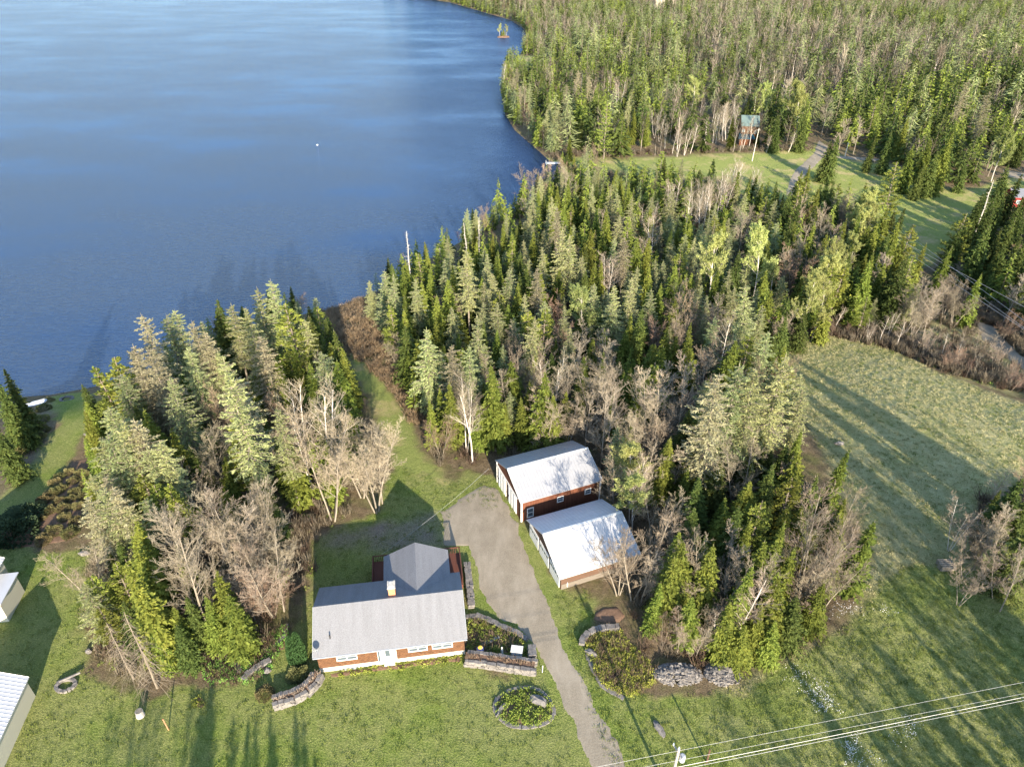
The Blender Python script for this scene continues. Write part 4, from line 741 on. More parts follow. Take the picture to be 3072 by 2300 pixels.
def gable(t0, cfg):
    """walls with gables, two roof slopes with thickness; local x along the ridge, y across. cfg: L, W, he, hr, base, over, mats"""
    L, W_, he, hr = cfg['L'], cfg['W'], cfg['he'], cfg['hr']; ov, og = cfg.get('ov', .3), cfg.get('og', .25); bs = cfg.get('base', -.5); s = (hr - he) / (W_ / 2 + ov); hw = he + s * ov - .06; hp = hr - .06
    lw, ww = L / 2 - og, W_ / 2 - ov if cfg.get('outer', True) else W_ / 2; ww = W_ / 2 - ov; s = (hr - he) / (W_ / 2); hw = he + s * ov - .05
    b = MB(); vs = []
    for x in (-lw, lw): vs += [(x, -ww, bs), (x, ww, bs), (x, ww, hw), (x, 0, hr - .05), (x, -ww, hw)]
    b.add(vs, [(0, 4, 3, 2, 1), (5, 6, 7, 8, 9), (0, 5, 9, 4), (1, 2, 7, 6)]); wl_ = b.build('wall', cfg['wall'], t0)
    th = .11
    for sd_ in (-1, 1):
        r_ = MB(); y1 = W_ / 2 * sd_; X0, X1 = -L / 2, L / 2
        r_.add([(X0, 0, hr), (X1, 0, hr), (X1, y1, he), (X0, y1, he), (X0, 0, hr - th), (X1, 0, hr - th), (X1, y1, he - th), (X0, y1, he - th)],
               [(0, 1, 2, 3) if sd_ < 0 else (3, 2, 1, 0), (4, 7, 6, 5) if sd_ < 0 else (5, 6, 7, 4), (3, 2, 6, 7) if sd_ < 0 else (7, 6, 2, 3), (0, 3, 7, 4), (1, 5, 6, 2)])
        if cfg.get('ribs'):
            n = int(L / cfg['ribs'])
            for i in range(n + 1):
                x = X0 + .03 + (L - .06) * i / n; r_.add([(x - .02, 0, hr + .003), (x + .02, 0, hr + .003), (x + .02, y1, he + .003), (x - .02, y1, he + .003), (x, 0, hr + .04), (x, y1, he + .04)], [(0, 4, 5, 3), (4, 1, 2, 5)])
        ro = r_.build('roof', cfg['roof'], t0)
        if sd_ < 0:
            e = MB()
            for xx in (X0 - .012, X1 + .012):
                e = MB(); e.add([(xx - .02, -W_ / 2 - .01, he - .17), (xx - .02, 0, hr - .17), (xx - .02, 0, hr + .012), (xx - .02, -W_ / 2 - .01, he + .012), (xx + .02, -W_ / 2 - .01, he - .17), (xx + .02, 0, hr - .17), (xx + .02, 0, hr + .012), (xx + .02, -W_ / 2 - .01, he + .012)], [(0, 1, 2, 3), (7, 6, 5, 4), (3, 2, 6, 7)]); e.build('roof_edge', cfg.get('trim', M['white_paint']), t0)
            if cfg.get('ridge'): e = MB(); e.box((0, 0, hr + .035), (L, .3, .05)); e.build('ridge_cap', cfg.get('trim', M['white_paint']), t0)
    return lw, ww
def window(par, x, y, z, w_, h, face, sashes=1, mullion=True):
    """face: 'f' the -y wall, 'l' the -x wall"""
    f = MB(); g = MB(); t_ = .09; d = .07
    def bx(mb, a, c_, aw, ch, dep, pos):
        if face == 'f': mb.box((x + a, y - pos, z + c_), (aw, dep, ch))
        else: mb.box((x - pos, y + a, z + c_), (dep, aw, ch))
    bx(f, 0, h / 2, w_ + 2 * t_, t_, d, d / 2); bx(f, 0, -h / 2, w_ + 2 * t_, t_, d + .03, d / 2 + .01)
    for s in (-1, 1): bx(f, s * (w_ / 2 + t_ / 2), 0, t_, h - t_, d, d / 2)
    for i in range(1, sashes): bx(f, -w_ / 2 + w_ * i / sashes, 0, .1, h - t_, d, d / 2)
    if mullion: bx(f, 0, 0, w_, .045, .05, .03)
    fo = f.build('window', M['white_paint'], par); bx(g, 0, 0, w_, h, .02, .012); g.build('pane', M['glass'], fo); return fo
# --- the long grey-roofed house
h0 = tag(empty('shingled_house', (HOUSE[0], HOUSE[1], 0), HOUSE[2]), 'long house with grey shingle roof, cedar shingle walls and brick chimney', 'house')
lw, ww = gable(h0, dict(L=15.7, W=9.07, he=3.07, hr=5.35, ov=.45, og=.3, base=.62, wall=M['cedar_shingle'], roof=M['asphalt_shingle'], trim=M['greymetal']))
f = MB(); f.box((0, -.0, -.21), (2 * lw + .05, 2 * ww + .05, 1.68)); f.build('foundation', M['concrete'], h0)
U = lambda u: -lw + u * 2 * lw
for u0, u1, zc, hh_ in ((.125, .265, 2.05, .95), (.61, .745, 2.05, .95), (.775, .92, 2.05, .95)): window(h0, U((u0 + u1) / 2), -ww, zc, (u1 - u0) * 2 * lw - .2, hh_, 'f', 2)
window(h0, U(.205), -ww - .03, .16, 1.7, .35, 'f', 2, False)
d = MB(); d.box((U(.465), -ww - .04, 1.50), (1.95, .08, 2.12)); df = d.build('door', M['white_paint'], h0)
g = MB(); g.box((U(.41), -ww - .09, 1.5), (.2, .02, 1.75)); g.box((U(.47), -ww - .09, 1.85), (.5, .02, .95)); g.build('pane', M['glass'], df)
k = MB(); k.box((U(.445), -ww - .12, 1.45), (.05, .06, .12)); k.build('handle', M['black'], df)
s = MB(); s.box((U(.475), -ww - .2, .2), (1.1, .3, .26)); s.build('doorstep', M['stone_']  if 'stone_' in M else M['concrete'], h0)
e = MB(); uc, vw, yb, re, ee = 3.0, 3.75, 7.9, 5.1, 3.3                   # the rear wing
e.add([(uc - vw + .35, 3.9, -.5), (uc + vw - .35, 3.9, -.5), (uc + vw - .35, yb - .35, -.5), (uc - vw + .35, yb - .35, -.5), (uc - vw + .35, 3.9, ee), (uc + vw - .35, 3.9, ee), (uc + vw - .35, yb - .35, ee + .1), (uc - vw + .35, yb - .35, ee + .1), (uc, yb - .35, re - .08)],
      [(0, 3, 7, 4), (1, 5, 6, 2), (3, 2, 6, 8, 7)]); e.build('wing_wall', M['cedar_shingle'], h0)
e = MB(); sl = (re - ee) / vw; mz = lambda y: 5.35 - (5.35 - 3.07) / 4.535 * y
yr = (5.35 - re) / ((5.35 - 3.07) / 4.535)
for s_ in (-1, 1):
    xe = uc + s_ * vw; ye = (5.35 - ee) / ((5.35 - 3.07) / 4.535)
    q = [(uc, yr - .05, re), (uc, yb, re), (xe, yb, ee), (xe, ye - .05, ee)]; q2 = [(a, b_, c_ - .1) for a, b_, c_ in q]
    e.add(q + q2, [(0, 1, 2, 3) if s_ > 0 else (3, 2, 1, 0), (4, 7, 6, 5) if s_ > 0 else (5, 6, 7, 4), (1, 5, 6, 2) if s_ < 0 else (2, 6, 5, 1), (2, 6, 7, 3)])
e.build('wing_roof', M['asphalt_shingle'], h0)
dk = MB(); dk.box((uc, 6.9, .95), (10.4, 5.0, .12)); 
for x in (-2.1, 8.1):
    for y in (4.8, 7.0, 9.3): dk.box((x, y, .2), (.14, .14, 1.5))
dko = dk.build('deck', M['deck'], h0); rl = MB()
for x in (uc - 5.15, uc + 5.15):
    rl.box((x, 6.95, 2.0), (.12, 4.9, .07)); rl.box((x, 6.95, 1.15), (.06, 4.9, .06))
    for i in range(25): rl.box((x, 4.6 + i * .196, 1.56), (.045, .045, .82))
rl.box((uc, 9.36, 2.0), (10.4, .12, .07))
for i in range(50): rl.box((uc - 5.1 + i * .208, 9.36, 1.5), (.045, .045, .94))
rl.build('railing', M['deck'], dko)
ch = MB(); ch.box((.36, .95, 5.0), (.72, .95, 2.5)); co = ch.build('chimney', M['brick'], h0); cc = MB(); cc.box((.36, .95, 6.30), (.84, 1.08, .1)); cc.box((.36, .95, 6.40), (.5, .7, .1)); cc.build('chimney_cap', M['concrete'], co)
vp = MB(); vp.tube([(-6.1, -3.0, 3.7), (-6.1, -3.0, 4.35)], .07, 8); vp.build('vent_pipe', M['black'], h0)
sdh = MB(); sdh.tube([(-7.45, -4.1, 3.2), (-7.45, -4.1, 3.9)], .035); 
pts_ = [(math.cos(a) * .34, math.sin(a) * .34) for a in np.linspace(0, 6.283, 15)[:-1]]
sdh.add([(-7.4, -4.25, 3.95)] + [(-7.4 + a, -4.25 - .12 - b_ * .25, 3.95 + b_) for a, b_ in pts_], [(0, 1 + (i + 1) % 14, 1 + i) for i in range(14)] + [(0, 1 + i, 1 + (i + 1) % 14) for i in range(14)]); sdh.tube([(-7.4, -4.35, 3.7), (-7.1, -4.75, 3.95)], .025); sdh.build('satellite_dish', M['greymetal'], h0)
gt = MB(); gt.box((0, -4.6, 3.0), (15.7, .1, .1)); gt.build('gutter', M['greymetal'], h0)
# --- the red barn
b0 = tag(empty('red_barn', (BARN[0], BARN[1], 0), BARN[2]), 'red-brown board barn with pale grey metal roof and two white sliding doors', 'barn')
lw, ww = gable(b0, dict(L=11.75, W=9.17, he=3.43, hr=5.44, ov=.25, og=.2, base=-1.4, wall=M['barn_red'], roof=M['roof_barn'], ribs=.45, ridge=True))
for x, y in ((-lw, -ww), (lw, -ww), (-lw, ww)):
    c_ = MB(); c_.box((x, y, 1.0), (.2, .2, 4.8)); c_.build('corner_board', M['white_paint'], b0)
for y in (2.35, -1.35):
    c_ = MB(); c_.box((-lw - .05, y, 1.15), (.1, 2.75, 3.3)); c_.box((-lw - .12, y, 2.85), (.08, 2.9, .1))
    for i in range(3): c_.box((-lw - .115, y - .85 + i * .85, 1.15), (.03, .05, 3.2))
    do = c_.build('sliding_door', M['white_paint'], b0); hh_ = MB(); hh_.box((-lw - .13, y + 1.1, 1.0), (.06, .08, .3)); hh_.build('handle', M['black'], do)
tr = MB(); tr.box((-lw - .08, .5, 2.98), (.1, 7.4, .08)); tr.build('door_track', M['white_paint'], b0)
window(b0, -lw + .11 * 2 * lw, -ww, 1.15, .75, 1.5, 'f'); window(b0, -lw + .485 * 2 * lw, -ww, 2.0, .75, .85, 'f'); window(b0, -lw + .84 * 2 * lw, -ww, 2.0, .75, .85, 'f')
# --- the garage
g0 = tag(empty('white_roofed_garage', (GAR[0], GAR[1], 0), GAR[2]), 'low garage with bright white metal roof and three panelled doors', 'garage')
lw, ww = gable(g0, dict(L=10.6, W=10.3, he=2.2, hr=4.46, ov=.3, og=.3, base=-.9, wall=M['brown_boards'], roof=M['roof_white'], ribs=.45, ridge=True))
s = MB(); s.box((0, -ww - .02, .25), (2 * lw - .1, .06, 1.1)); s.build('lower_boards', M['grey_boards'], g0)
for y in (3.15, 0, -3.15):
    c_ = MB(); c_.box((-lw - .04, y, .95), (.08, 2.75, 2.35)); do = c_.build('garage_door', M['white_paint'], g0); g = MB()
    for i in range(4): g.box((-lw - .09, y - .96 + i * .64, 1.55), (.02, .42, .3))
    g.build('door_window', M['glass'], do)
    gr = MB()
    for i in range(3): gr.box((-lw - .085, y, .35 + i * .55), (.012, 2.7, .03))
    gr.build('panel_groove', M['greymetal'], do)
vt = MB(); vt.tube([(-4.2, -ww - .1, .3), (-4.2, -ww - .1, 1.0)], .06, 8); vt.build('vent_pipe', M['white_paint'], g0)
# --- neighbour's buildings at the picture's left side
A = np.array(plane_pt(87, 2029, 2.8)); B = np.array(plane_pt(15, 2185, 2.8)); dr = (B - A); Ln = 9.0; dr /= np.linalg.norm(dr); ang = math.atan2(dr[1], dr[0]); nrm = np.array([dr[1], -dr[0]]); nrm = nrm if nrm[0] < 0 else -nrm
cen = A + dr * Ln / 2 + nrm * 3.6; 
s0 = tag(empty('beige_outbuilding', (cen[0], cen[1], 0), ang), 'beige outbuilding with ribbed white metal roof beside the left lawn', 'outbuilding')
gable(s0, dict(L=Ln, W=7.2, he=2.8, hr=4.9, ov=.25, og=.25, base=-.6, wall=M['beige'], roof=M['roof_white'], ribs=.4, ridge=True))
A = np.array(plane_pt(30, 1672, 4.0)); cen = A + nrm * 4.4 + dr * 3.0
s1 = tag(empty('beige_house', (cen[0], cen[1], 0), ang), 'beige two-level house with white metal roof beyond the left lawn', 'house')
gable(s1, dict(L=6.2, W=7.6, he=4.0, hr=6.0, ov=.3, og=.25, base=-.9, wall=M['beige'], roof=M['roof_white'], ribs=.4, ridge=True))
pw = MB(); ca, sa = math.cos(-ang), math.sin(-ang)
sgn = -1 if (-nrm)[0] * -math.sin(ang) + (-nrm)[1] * math.cos(ang) < 0 else 1
pw.box((.8, sgn * 4.3, 1.0), (4.2, 1.9, 3.8)); pw.build('porch_wall', M['beige'], s1); pr = MB(); pr.box((.8, sgn * 4.4, 3.0), (4.6, 2.3, .12)); pr.build('porch_roof', M['roof_white'], s1)
window(s1, -2.6, -3.5 if sgn < 0 else -3.5, 1.9, .8, 1.1, 'f')
# --- green-roofed cabin beyond the clearing
cx, cy, cz = CABIN
c0 = tag(empty('log_cabin', (cx, cy, cz), R(-8)), 'orange log cabin with green roof and lower teal porch roof among birches', 'cabin')
gable(c0, dict(L=6.6, W=7.6, he=6.3, hr=9.3, ov=.4, og=.4, base=-.6, wall=M['orange_log'], roof=M['roof_green'], ribs=.5, trim=M['orange_log']))
window(c0, 2.2, -3.4, 4.2, .5, 1.2, 'f'); window(c0, -2.2, -3.4, 4.6, .8, .9, 'f')
pr = MB(); pr.add([(-3.4, -3.0, 3.6), (1.2, -3.0, 3.6), (2.6, -6.2, 2.4), (-3.9, -6.2, 2.4), (-3.4, -3.0, 3.5), (1.2, -3.0, 3.5), (2.6, -6.2, 2.3), (-3.9, -6.2, 2.3)], [(3, 2, 1, 0), (4, 5, 6, 7), (3, 7, 6, 2), (0, 4, 7, 3), (1, 2, 6, 5)]); pr.build('porch_roof', M['roof_teal'], c0)
pw = MB(); pw.box((-.6, -4.6, .8), (5.4, 2.4, 2.9)); pw.build('porch_wall', M['orange_log'], c0)
tk = MB(); tk.blob((1.6, -6.6, .6), (.7, .6, .7), jit=.03, seg=12, rings=8); tag(tk.build('propane_tank', M['white_paint'], smooth=True), 'white rounded tank beside the log cabin porch', 'tank').location = (cx, cy, cz)
# --- dark red cabin at the right
x, y, z = at(3062, 612)
r0 = tag(empty('dark_red_cabin', (x, y, z), R(-8)), 'dark red cabin with grey roof beside the shaded clearing', 'cabin')
gable(r0, dict(L=9, W=6.4, he=2.9, hr=4.6, ov=.35, og=.3, base=-.8, wall=M['darkred'], roof=M['roof_grey'], trim=M['darkred'])); window(r0, -2.4, -2.85, 1.4, .9, 1.0, 'f'); rp = MB(); rp.box((-6.0, 0, .3), (3.0, 5.0, .15)); 
for i in range(12): rp.box((-7.4, -2.4 + i * .43, .85), (.06, .06, 1.0))
rp.box((-7.4, 0, 1.35), (.1, 5, .08)); rp.build('deck', M['darkred'], r0)
# --- a far roof glimpsed in the wood
x, y, z = at(1975, 25)
q0 = tag(empty('distant_cottage', (x, y, z), R(10)), 'distant cottage with pale roof glimpsed at the top of the wood', 'cottage'); gable(q0, dict(L=9, W=7, he=8, hr=10.5, base=-.5, wall=M['beige'], roof=M['roof_white']))

# ------------------------------------------------------------------ stonework
m, t, b = mat('field_stone', .9, .2); v = coord(t); vo = N(t, 'ShaderNodeTexVoronoi', inp={'Scale': 2.6}); t.links.new(v, vo.inputs[0]); bw = N(t, 'ShaderNodeRGBToBW'); t.links.new(vo.outputs['Color'], bw.inputs[0])
c = mix(t, .5, ramp(t, bw.outputs[0], [(0, (.08, .075, .075)), (.5, (.19, .18, .175)), (1, (.33, .305, .28))]), ramp(t, noise(t, v, 7, 5, .7), [(.3, (.09, .083, .08)), (.7, (.27, .25, .235))])); t.links.new(c, b.inputs['Base Color']); bump(t, b, noise(t, v, 7, 5, .7), .6, .05); M['stone'] = m
M['soil'] = simple('brown_soil', (.24, .15, .10), (.12, .075, .05), 4, .95, .6)
def stone_wall(name, label, pts, width, hgt, cat='stone wall', stone=.42, tops=True, seedv=1, planted=None, raw=False):
    """dry wall: several courses of rough stones along a line, faces irregular, cap stones on top"""
    random.seed(seedv); q = np.array([at(*p)[:2] for p in pts]) if not raw else np.array(pts); seg = np.hypot(*np.diff(q, axis=0).T); cum = np.r_[0, np.cumsum(seg)]; tot = cum[-1]; mb = MB()
    rows = max(1, int(round(hgt / (stone * .55)))); lanes = max(1, int(round(width / stone)))
    org = q.mean(0); oz = hz(*org)
    for r_ in range(rows):
        s = random.uniform(0, .2)
        while s < tot:
            ln = stone * random.uniform(.7, 1.6); sm = min(s + ln / 2, tot); x, y = np.interp(sm, cum, q[:, 0]), np.interp(sm, cum, q[:, 1]); i = min(np.searchsorted(cum, sm), len(q) - 1); i = max(i, 1); tdir = q[i] - q[i - 1]; tdir /= np.linalg.norm(tdir); n_ = np.array([-tdir[1], tdir[0]])
            for l in range(lanes):
                if 0 < l < lanes - 1 and (r_ < rows - 1 or planted): continue
                of = (l - (lanes - 1) / 2) * (width / lanes) + random.uniform(-.04, .04); hh2 = hgt / rows
                mb.box((x + n_[0] * of - org[0] + random.uniform(-.05, .05), y + n_[1] * of - org[1], hz(x, y) - oz + hh2 * (r_ + .5) - .04), (ln * random.uniform(.9, 1.04), width / lanes * random.uniform(.88, 1.08), hh2 * random.uniform(.95, 1.3)), math.atan2(tdir[1], tdir[0]) + random.uniform(-.12, .12), 0, .13)
            s += ln * random.uniform(.9, 1.05)
    o = mb.build(name, M['stone']); o.location = (org[0], org[1], oz); tag(o, label, cat)
    if planted:
        c_ = MB(); 
        for i in range(len(q) - 1):
            a, b_ = q[i] - org, q[i + 1] - org; tdir = (b_ - a) / np.linalg.norm(b_ - a); n_ = np.array([-tdir[1], tdir[0]]) * (width / 2 - .25)
            c_.add([(a[0] - n_[0], a[1] - n_[1], hgt - .12), (b_[0] - n_[0], b_[1] - n_[1], hgt - .12), (b_[0] + n_[0], b_[1] + n_[1], hgt - .12), (a[0] + n_[0], a[1] + n_[1], hgt - .12)], [(0, 1, 2, 3)])
        c_.build('soil_fill', M['soil'], o)
        tf = MB(); r = np.random.default_rng(seedv)
        for i in range(int(tot * 5)):
            s = r.uniform(.2, tot - .2); x, y = np.interp(s, cum, q[:, 0]) - org[0] + r.normal() * .15, np.interp(s, cum, q[:, 1]) - org[1] + r.normal() * .2
            for _ in range(7): a = r.uniform(0, 6.28); tf.tube([(x, y, hgt - .12), (x + math.cos(a) * .25, y + math.sin(a) * .25, hgt + r.uniform(.05, .3))], [.025, .01], 3, caps=False)
        tf.build('dry_plants', M[planted], o)
    return o
c1 = lambda x, y: (800 + x / 2.458, 1550 + y / 2.458)
c5 = lambda x, y: (1600 + x / 2.458, 1700 + y / 2.458)
c4 = lambda x, y: (x / 2.366, 1600 + y / 2.366)
stone_wall('front_retaining_wall', 'broad planted stone wall in front of the corner garden bed', [c1(1465, 1060), c1(1600, 1075), c1(1760, 1100), c1(1975, 1130)], 1.5, .95, planted='redtwig', seedv=1)
stone_wall('corner_wall', 'short stone wall turning back from the planted wall to the drive', [c1(1960, 1060), c1(1955, 985)], .8, .95, seedv=2)
stone_wall('curved_retaining_wall', 'curved stone wall at the left front corner of the long house', [c1(385, 1175), c1(355, 1235), c1(290, 1300), c1(190, 1350), c1(60, 1390)], 1.35, .95, seedv=3, planted='twig')
stone_wall('side_wall', 'narrow stone wall along the gable end of the long house', [c1(1478, 355), c1(1492, 480), c1(1505, 600), c1(1510, 665)], .75, .7, seedv=4)
stone_wall('low_wall', 'low stone wall at the back of the corner garden bed', [c1(1470, 745), c1(1560, 735), c1(1640, 770), c1(1730, 810), c1(1830, 850), c1(1905, 900)], .55, .35, seedv=5)
stone_wall('curved_bed_wall', 'curved row of pale stones round the bed across the drive', [c5(352, 590), c5(365, 545), c5(400, 505), c5(450, 475), c5(530, 462), c5(615, 455)], .6, .6, seedv=6)
stone_wall('stone_edging', 'flat stone edging along the drive side of the planted bed', [c5(400, 640), c5(425, 720), c5(470, 800), c5(510, 880), c5(590, 925), c5(650, 960)], .5, .12, seedv=7, cat='edging')
ring = [c1(1900 + 218 * math.cos(a) + 12 * math.sin(3 * a), 1412 + 148 * math.sin(a) + 8 * math.cos(2 * a)) for a in np.linspace(0, 6.283, 30)]
stone_wall('round_bed_edging', 'ring of flat stones round the island flower bed in the front lawn', ring, .38, .14, seedv=8, cat='edging', stone=.36)
stone_wall('rock_garden_wall', 'weathered low stone wall in the rock garden left of the house', [c4(1725, 1045), c4(1770, 1000), c4(1830, 955), c4(1905, 915)], .6, .45, seedv=9)
stone_wall('rock_garden_edging', 'mossy stone row higher up in the rock garden', [c4(1650, 860), c4(1690, 930), c4(1700, 985)], .4, .25, seedv=10, cat='edging')
stone_wall('lawn_edge_stones', 'row of stones beside the grass strip left of the cedar columns', [c4(2035, 640), c4(2030, 720), c4(1960, 790), c4(1890, 830)], .4, .2, seedv=11, cat='edging')
def boulder(px, py, r_, name, label, cat='boulder', seedv=1, rz=0., mt='stone'):
    x, y, z = at(px, py); b_ = MB(); b_.blob((0, 0, r_[2] * .35), r_, jit=.2, seg=9, rings=6, seed=seedv); o = b_.build(name, M[mt]); o.location = (x, y, z); o.rotation_euler = (0, 0, rz); tag(o, label, cat); return o
boulder(*c1(2003, 1365), (1.0, .55, .45), 'boulder', 'large grey boulder lying in the round flower bed', seedv=3, rz=R(-25)); boulder(*c1(1730, 1420), (.9, .25, .3), 'boulder', 'dark leaning slab at the left rim of the round flower bed', seedv=4, rz=R(55))
boulder(*c5(930, 1200), (.35, 1.0, .25), 'boulder', 'long low grey rock lying alone in the lawn right of the drive', seedv=5, rz=R(25)); boulder(*c4(600, 145), (.75, .4, .3), 'boulder', 'flat pale rock on the neighbouring lawn below the heath bed', seedv=6)
boulder(*c5(425, 640), (.8, .45, .35), 'boulder', 'grey boulder at the drive end of the curved stone row', seedv=7, rz=R(-30)); boulder(*c5(1700, 615), (.55, .5, .4), 'boulder', 'grey rock at the foot of the corner wood', seedv=8)
boulder(*c4(1710, 780), (.9, .3, .3), 'boulder', 'pale slab above the rock garden planting', seedv=9, rz=R(30)); boulder(*c4(1900, 975), (.4, .35, .3), 'boulder', 'small pale boulder at the end of the rock garden wall', seedv=10); boulder(*c4(630, 840), (.35, .3, .3), 'boulder', 'small grey boulder at the edge of the left lawn', seedv=11)
boulder(2518, 1332, (.8, .35, .3), 'boulder', 'grey rock beside the dry meadow', seedv=12); boulder(265, 1302, (.7, .4, .3), 'boulder', 'white-faced rock beside the grass strip to the lake', seedv=13)
for px, py, rx, ry, lab, sd_ in ((*c5(1060, 795), 2.6, 1.25, 'long heap of grey field stones at the edge of the lawn', 1), (*c5(1395, 790), 1.9, 1.35, 'rounder heap of field stones next to the long heap', 2)):
    x, y, z = at(px, py); random.seed(sd_); mb = MB()
    for i in range(420):
        a, q_ = random.uniform(0, 6.283), math.sqrt(random.random()); u, v_ = math.cos(a) * q_, math.sin(a) * q_; s = random.uniform(.16, .42); mb.box((u * rx, v_ * ry, (1 - q_ ** 2) * .75 + random.uniform(-.1, .1)), (s, s * .7, s * .5), random.uniform(0, 3), 0, .3, random.uniform(-.5, .5))
    o = mb.build('stone_pile', M['stone']); o.location = (x, y, z); tag(o, lab, 'stone pile')
# ------------------------------------------------------------------ beds, bushes and garden things
def bed(name, label, outline, mt='soil', lift=.035, fillm=None, n=0, h=.4, seedv=1, make=None, cat='plants', extra=None):
    p = np.array([at(*q)[:2] for q in outline]); o = sheet(name + '_soil', p, M[mt], .22, lift, .15)
    if n:
        pts2 = rand_in(p, n, seedv); scatter_stuff(name + '_plants', label, pts2, make or (lambda s: leaf_tuft(s, 26, h, .32, (.13, .09))), [M[fillm or 'garden']], 5, seedv + 40, (.6, 1.3), cat=cat)
    if extra: scatter_stuff(name + '_dry_stems', label.replace('green', 'dry brown'), rand_in(p, extra, seedv + 3), lambda s: twig_tuft(s, 12, .45, .02, .7), [M['redtwig']], 4, seedv + 60, cat=cat)
bed('round_bed', 'green spring plants filling the round island bed', ring[::2], n=260, seedv=3, h=.45)
bed('corner_bed', 'green plants and bare soil in the walled corner bed', [c1(1478, 985), c1(1478, 760), c1(1600, 760), c1(1740, 825), c1(1890, 910), c1(1925, 1020)], n=190, seedv=4, extra=50)
bed('drive_bed', 'green groundcover in the bed across the drive', [c5(380, 600), c5(420, 520), c5(520, 480), c5(640, 470), c5(740, 600), c5(870, 720), c5(900, 850), c5(760, 950), c5(640, 945), c5(520, 880), c5(450, 760)], n=700, seedv=5, extra=130, lift=.025)
bed('rock_garden', 'green clumps and daffodil leaves in the rock garden', [c4(1420, 950), c4(1620, 880), c4(1700, 790), c4(1850, 740), c4(2040, 640), c4(2050, 800), c4(1930, 900), c4(1920, 990), c4(1740, 1060), c4(1500, 1080)], n=330, seedv=6, extra=120, lift=.025)
bed('house_front_bed', 'sparse green plants along the foundation of the long house', [c1(420, 1150), c1(700, 1105), c1(1000, 1060), c1(1440, 1010), c1(1445, 1072), c1(1000, 1128), c1(700, 1165), c1(470, 1200)], n=90, seedv=7, h=.2)
bed('mulch_ring', 'yellow-green plant in a small mulch ring on the left lawn', [c4(1415 + 52 * math.cos(a), 1200 + 52 * math.sin(a)) for a in np.linspace(0, 6.2, 14)], n=14, seedv=8)
bed('leaf_pile', 'red-brown leaves', [c5(450, 330), c5(520, 290), c5(620, 300), c5(690, 360), c5(640, 420), c5(520, 420), c5(440, 390)], mt='soil', lift=.12)
bed('heath_bed', 'soil', [(100, 1640), (215, 1620), (245, 1560), (275, 1440), (270, 1370), (215, 1385), (180, 1440), (130, 1500), (60, 1560), (0, 1600), (0, 1650)], lift=.03)
def dome_mesh(name, seed, mt, n=1700, s=.13, flat=.72, lumpy=.18):
    r = np.random.default_rng(seed); q = TB(seed); d = r.normal(size=(n, 3)); d[:, 2] = np.abs(d[:, 2]) * 1.1 - .12; d /= np.linalg.norm(d, axis=1, keepdims=True); az = np.arctan2(d[:, 1], d[:, 0]); lump = 1 + lumpy * np.sin(az * 3 + seed) * np.sin(d[:, 2] * 5 + seed)
    C = d * lump[:, None] * r.uniform(.82, 1.04, (n, 1)) * np.array([1, 1, flat]); q.leaves(C, s * r.uniform(.7, 1.4, n), s * .7, d * .8); return q.mesh(name, [M[mt]])
DOME = {m_: [dome_mesh('mound_' + m_, 50 + i, m_) for i in range(3)] for m_ in ('juniper', 'darkbush', 'garden')}
def shrub(px, py, r_, mt, label, group=None, i=0, name='rounded_shrub', fl_=1.):
    x, y, z = at(px, py); o = link(bpy.data.objects.new(name, DOME[mt][i % 3])); o.location = (x, y, z); o.scale = (r_, r_ * .9, r_ * fl_); o.rotation_euler = (0, 0, i * 1.3); tag(o, label, 'shrub', group); return o
cL = lambda x, y: (x / 2.366, 1000 + y / 2.366)
MNDS = [(490,990,1.1),(520,1050,1.1),(570,1000,1.2),(440,1100,1.1),(395,1130,1.3),(530,1130,1.1),(360,1150,1.2),(320,1185,1.4),(430,1195,1.2),(500,1180,1.),(340,1265,1.3),(285,1225,1.1),(450,1245,1.3),(455,1310,1.1),(290,1315,1.),(385,1410,1.5),(500,1420,1.4),(310,1470,1.4),(545,1340,1.3),(610,1075,1.2),(630,1010,1.2),(560,1230,1.1),(600,1160,1.2),(390,1060,1.1),(420,1020,1.)]
MNDS.sort(key=lambda q_: q_[1]); NTH = ['first', 'second', 'third', 'fourth', 'fifth']
for i in range(25):
    row = sorted(MNDS[i // 5 * 5:i // 5 * 5 + 5]); x, y, r_ = row[i % 5]
    shrub(*cL(x, y), r_ * .82, 'juniper', 'rounded bronze heath mound, ' + NTH[i % 5] + ' from the lawn in the ' + NTH[i // 5] + ' row from the lake', 'rounded mounds of the heath bed', i)
for i, (x, y, r_) in enumerate([(310,540,1.3),(300,620,1.3),(300,690,1.2),(270,740,1.2),(205,760,1.2),(110,800,1.4),(140,850,1.3),(90,900,1.2),(240,690,1.1),(220,600,1.2),(340,480,1.),(60,860,1.3)]):
    shrub(*cL(x, y), r_, 'juniper', 'rounded brownish shrub of the border across the grass strip, ' + ['nearest the overturned rowboat', 'second', 'third', 'fourth', 'fifth', 'sixth', 'seventh', 'eighth', 'ninth', 'tenth', 'highest by the water', 'lowest by the path'][i] + (' in its line' if 0 < i < 10 else ''), 'shrubs of the far border', i)
for i, (x, y, r_, l) in enumerate([(180,1310,2.6,'large dark evergreen mound in shade, upper of three beside the neighbour house'),(120,1420,3.2,'largest dark evergreen mound in shade above the neighbour house'),(30,1400,2.8,'dark evergreen mound in shade at the lawn edge nearest the house wall')]):
    shrub(*cL(x, y), r_, 'darkbush', l, None, i, fl_=.8)
shrub(*c1(235, 1165), 1.25, 'juniper', 'beige-brown round bush between the cedar column and the curved wall', i=1); shrub(*c4(1880, 1140), 1.0, 'juniper', 'low tan bush on the lawn below the rock garden', i=2, name='low_bush')
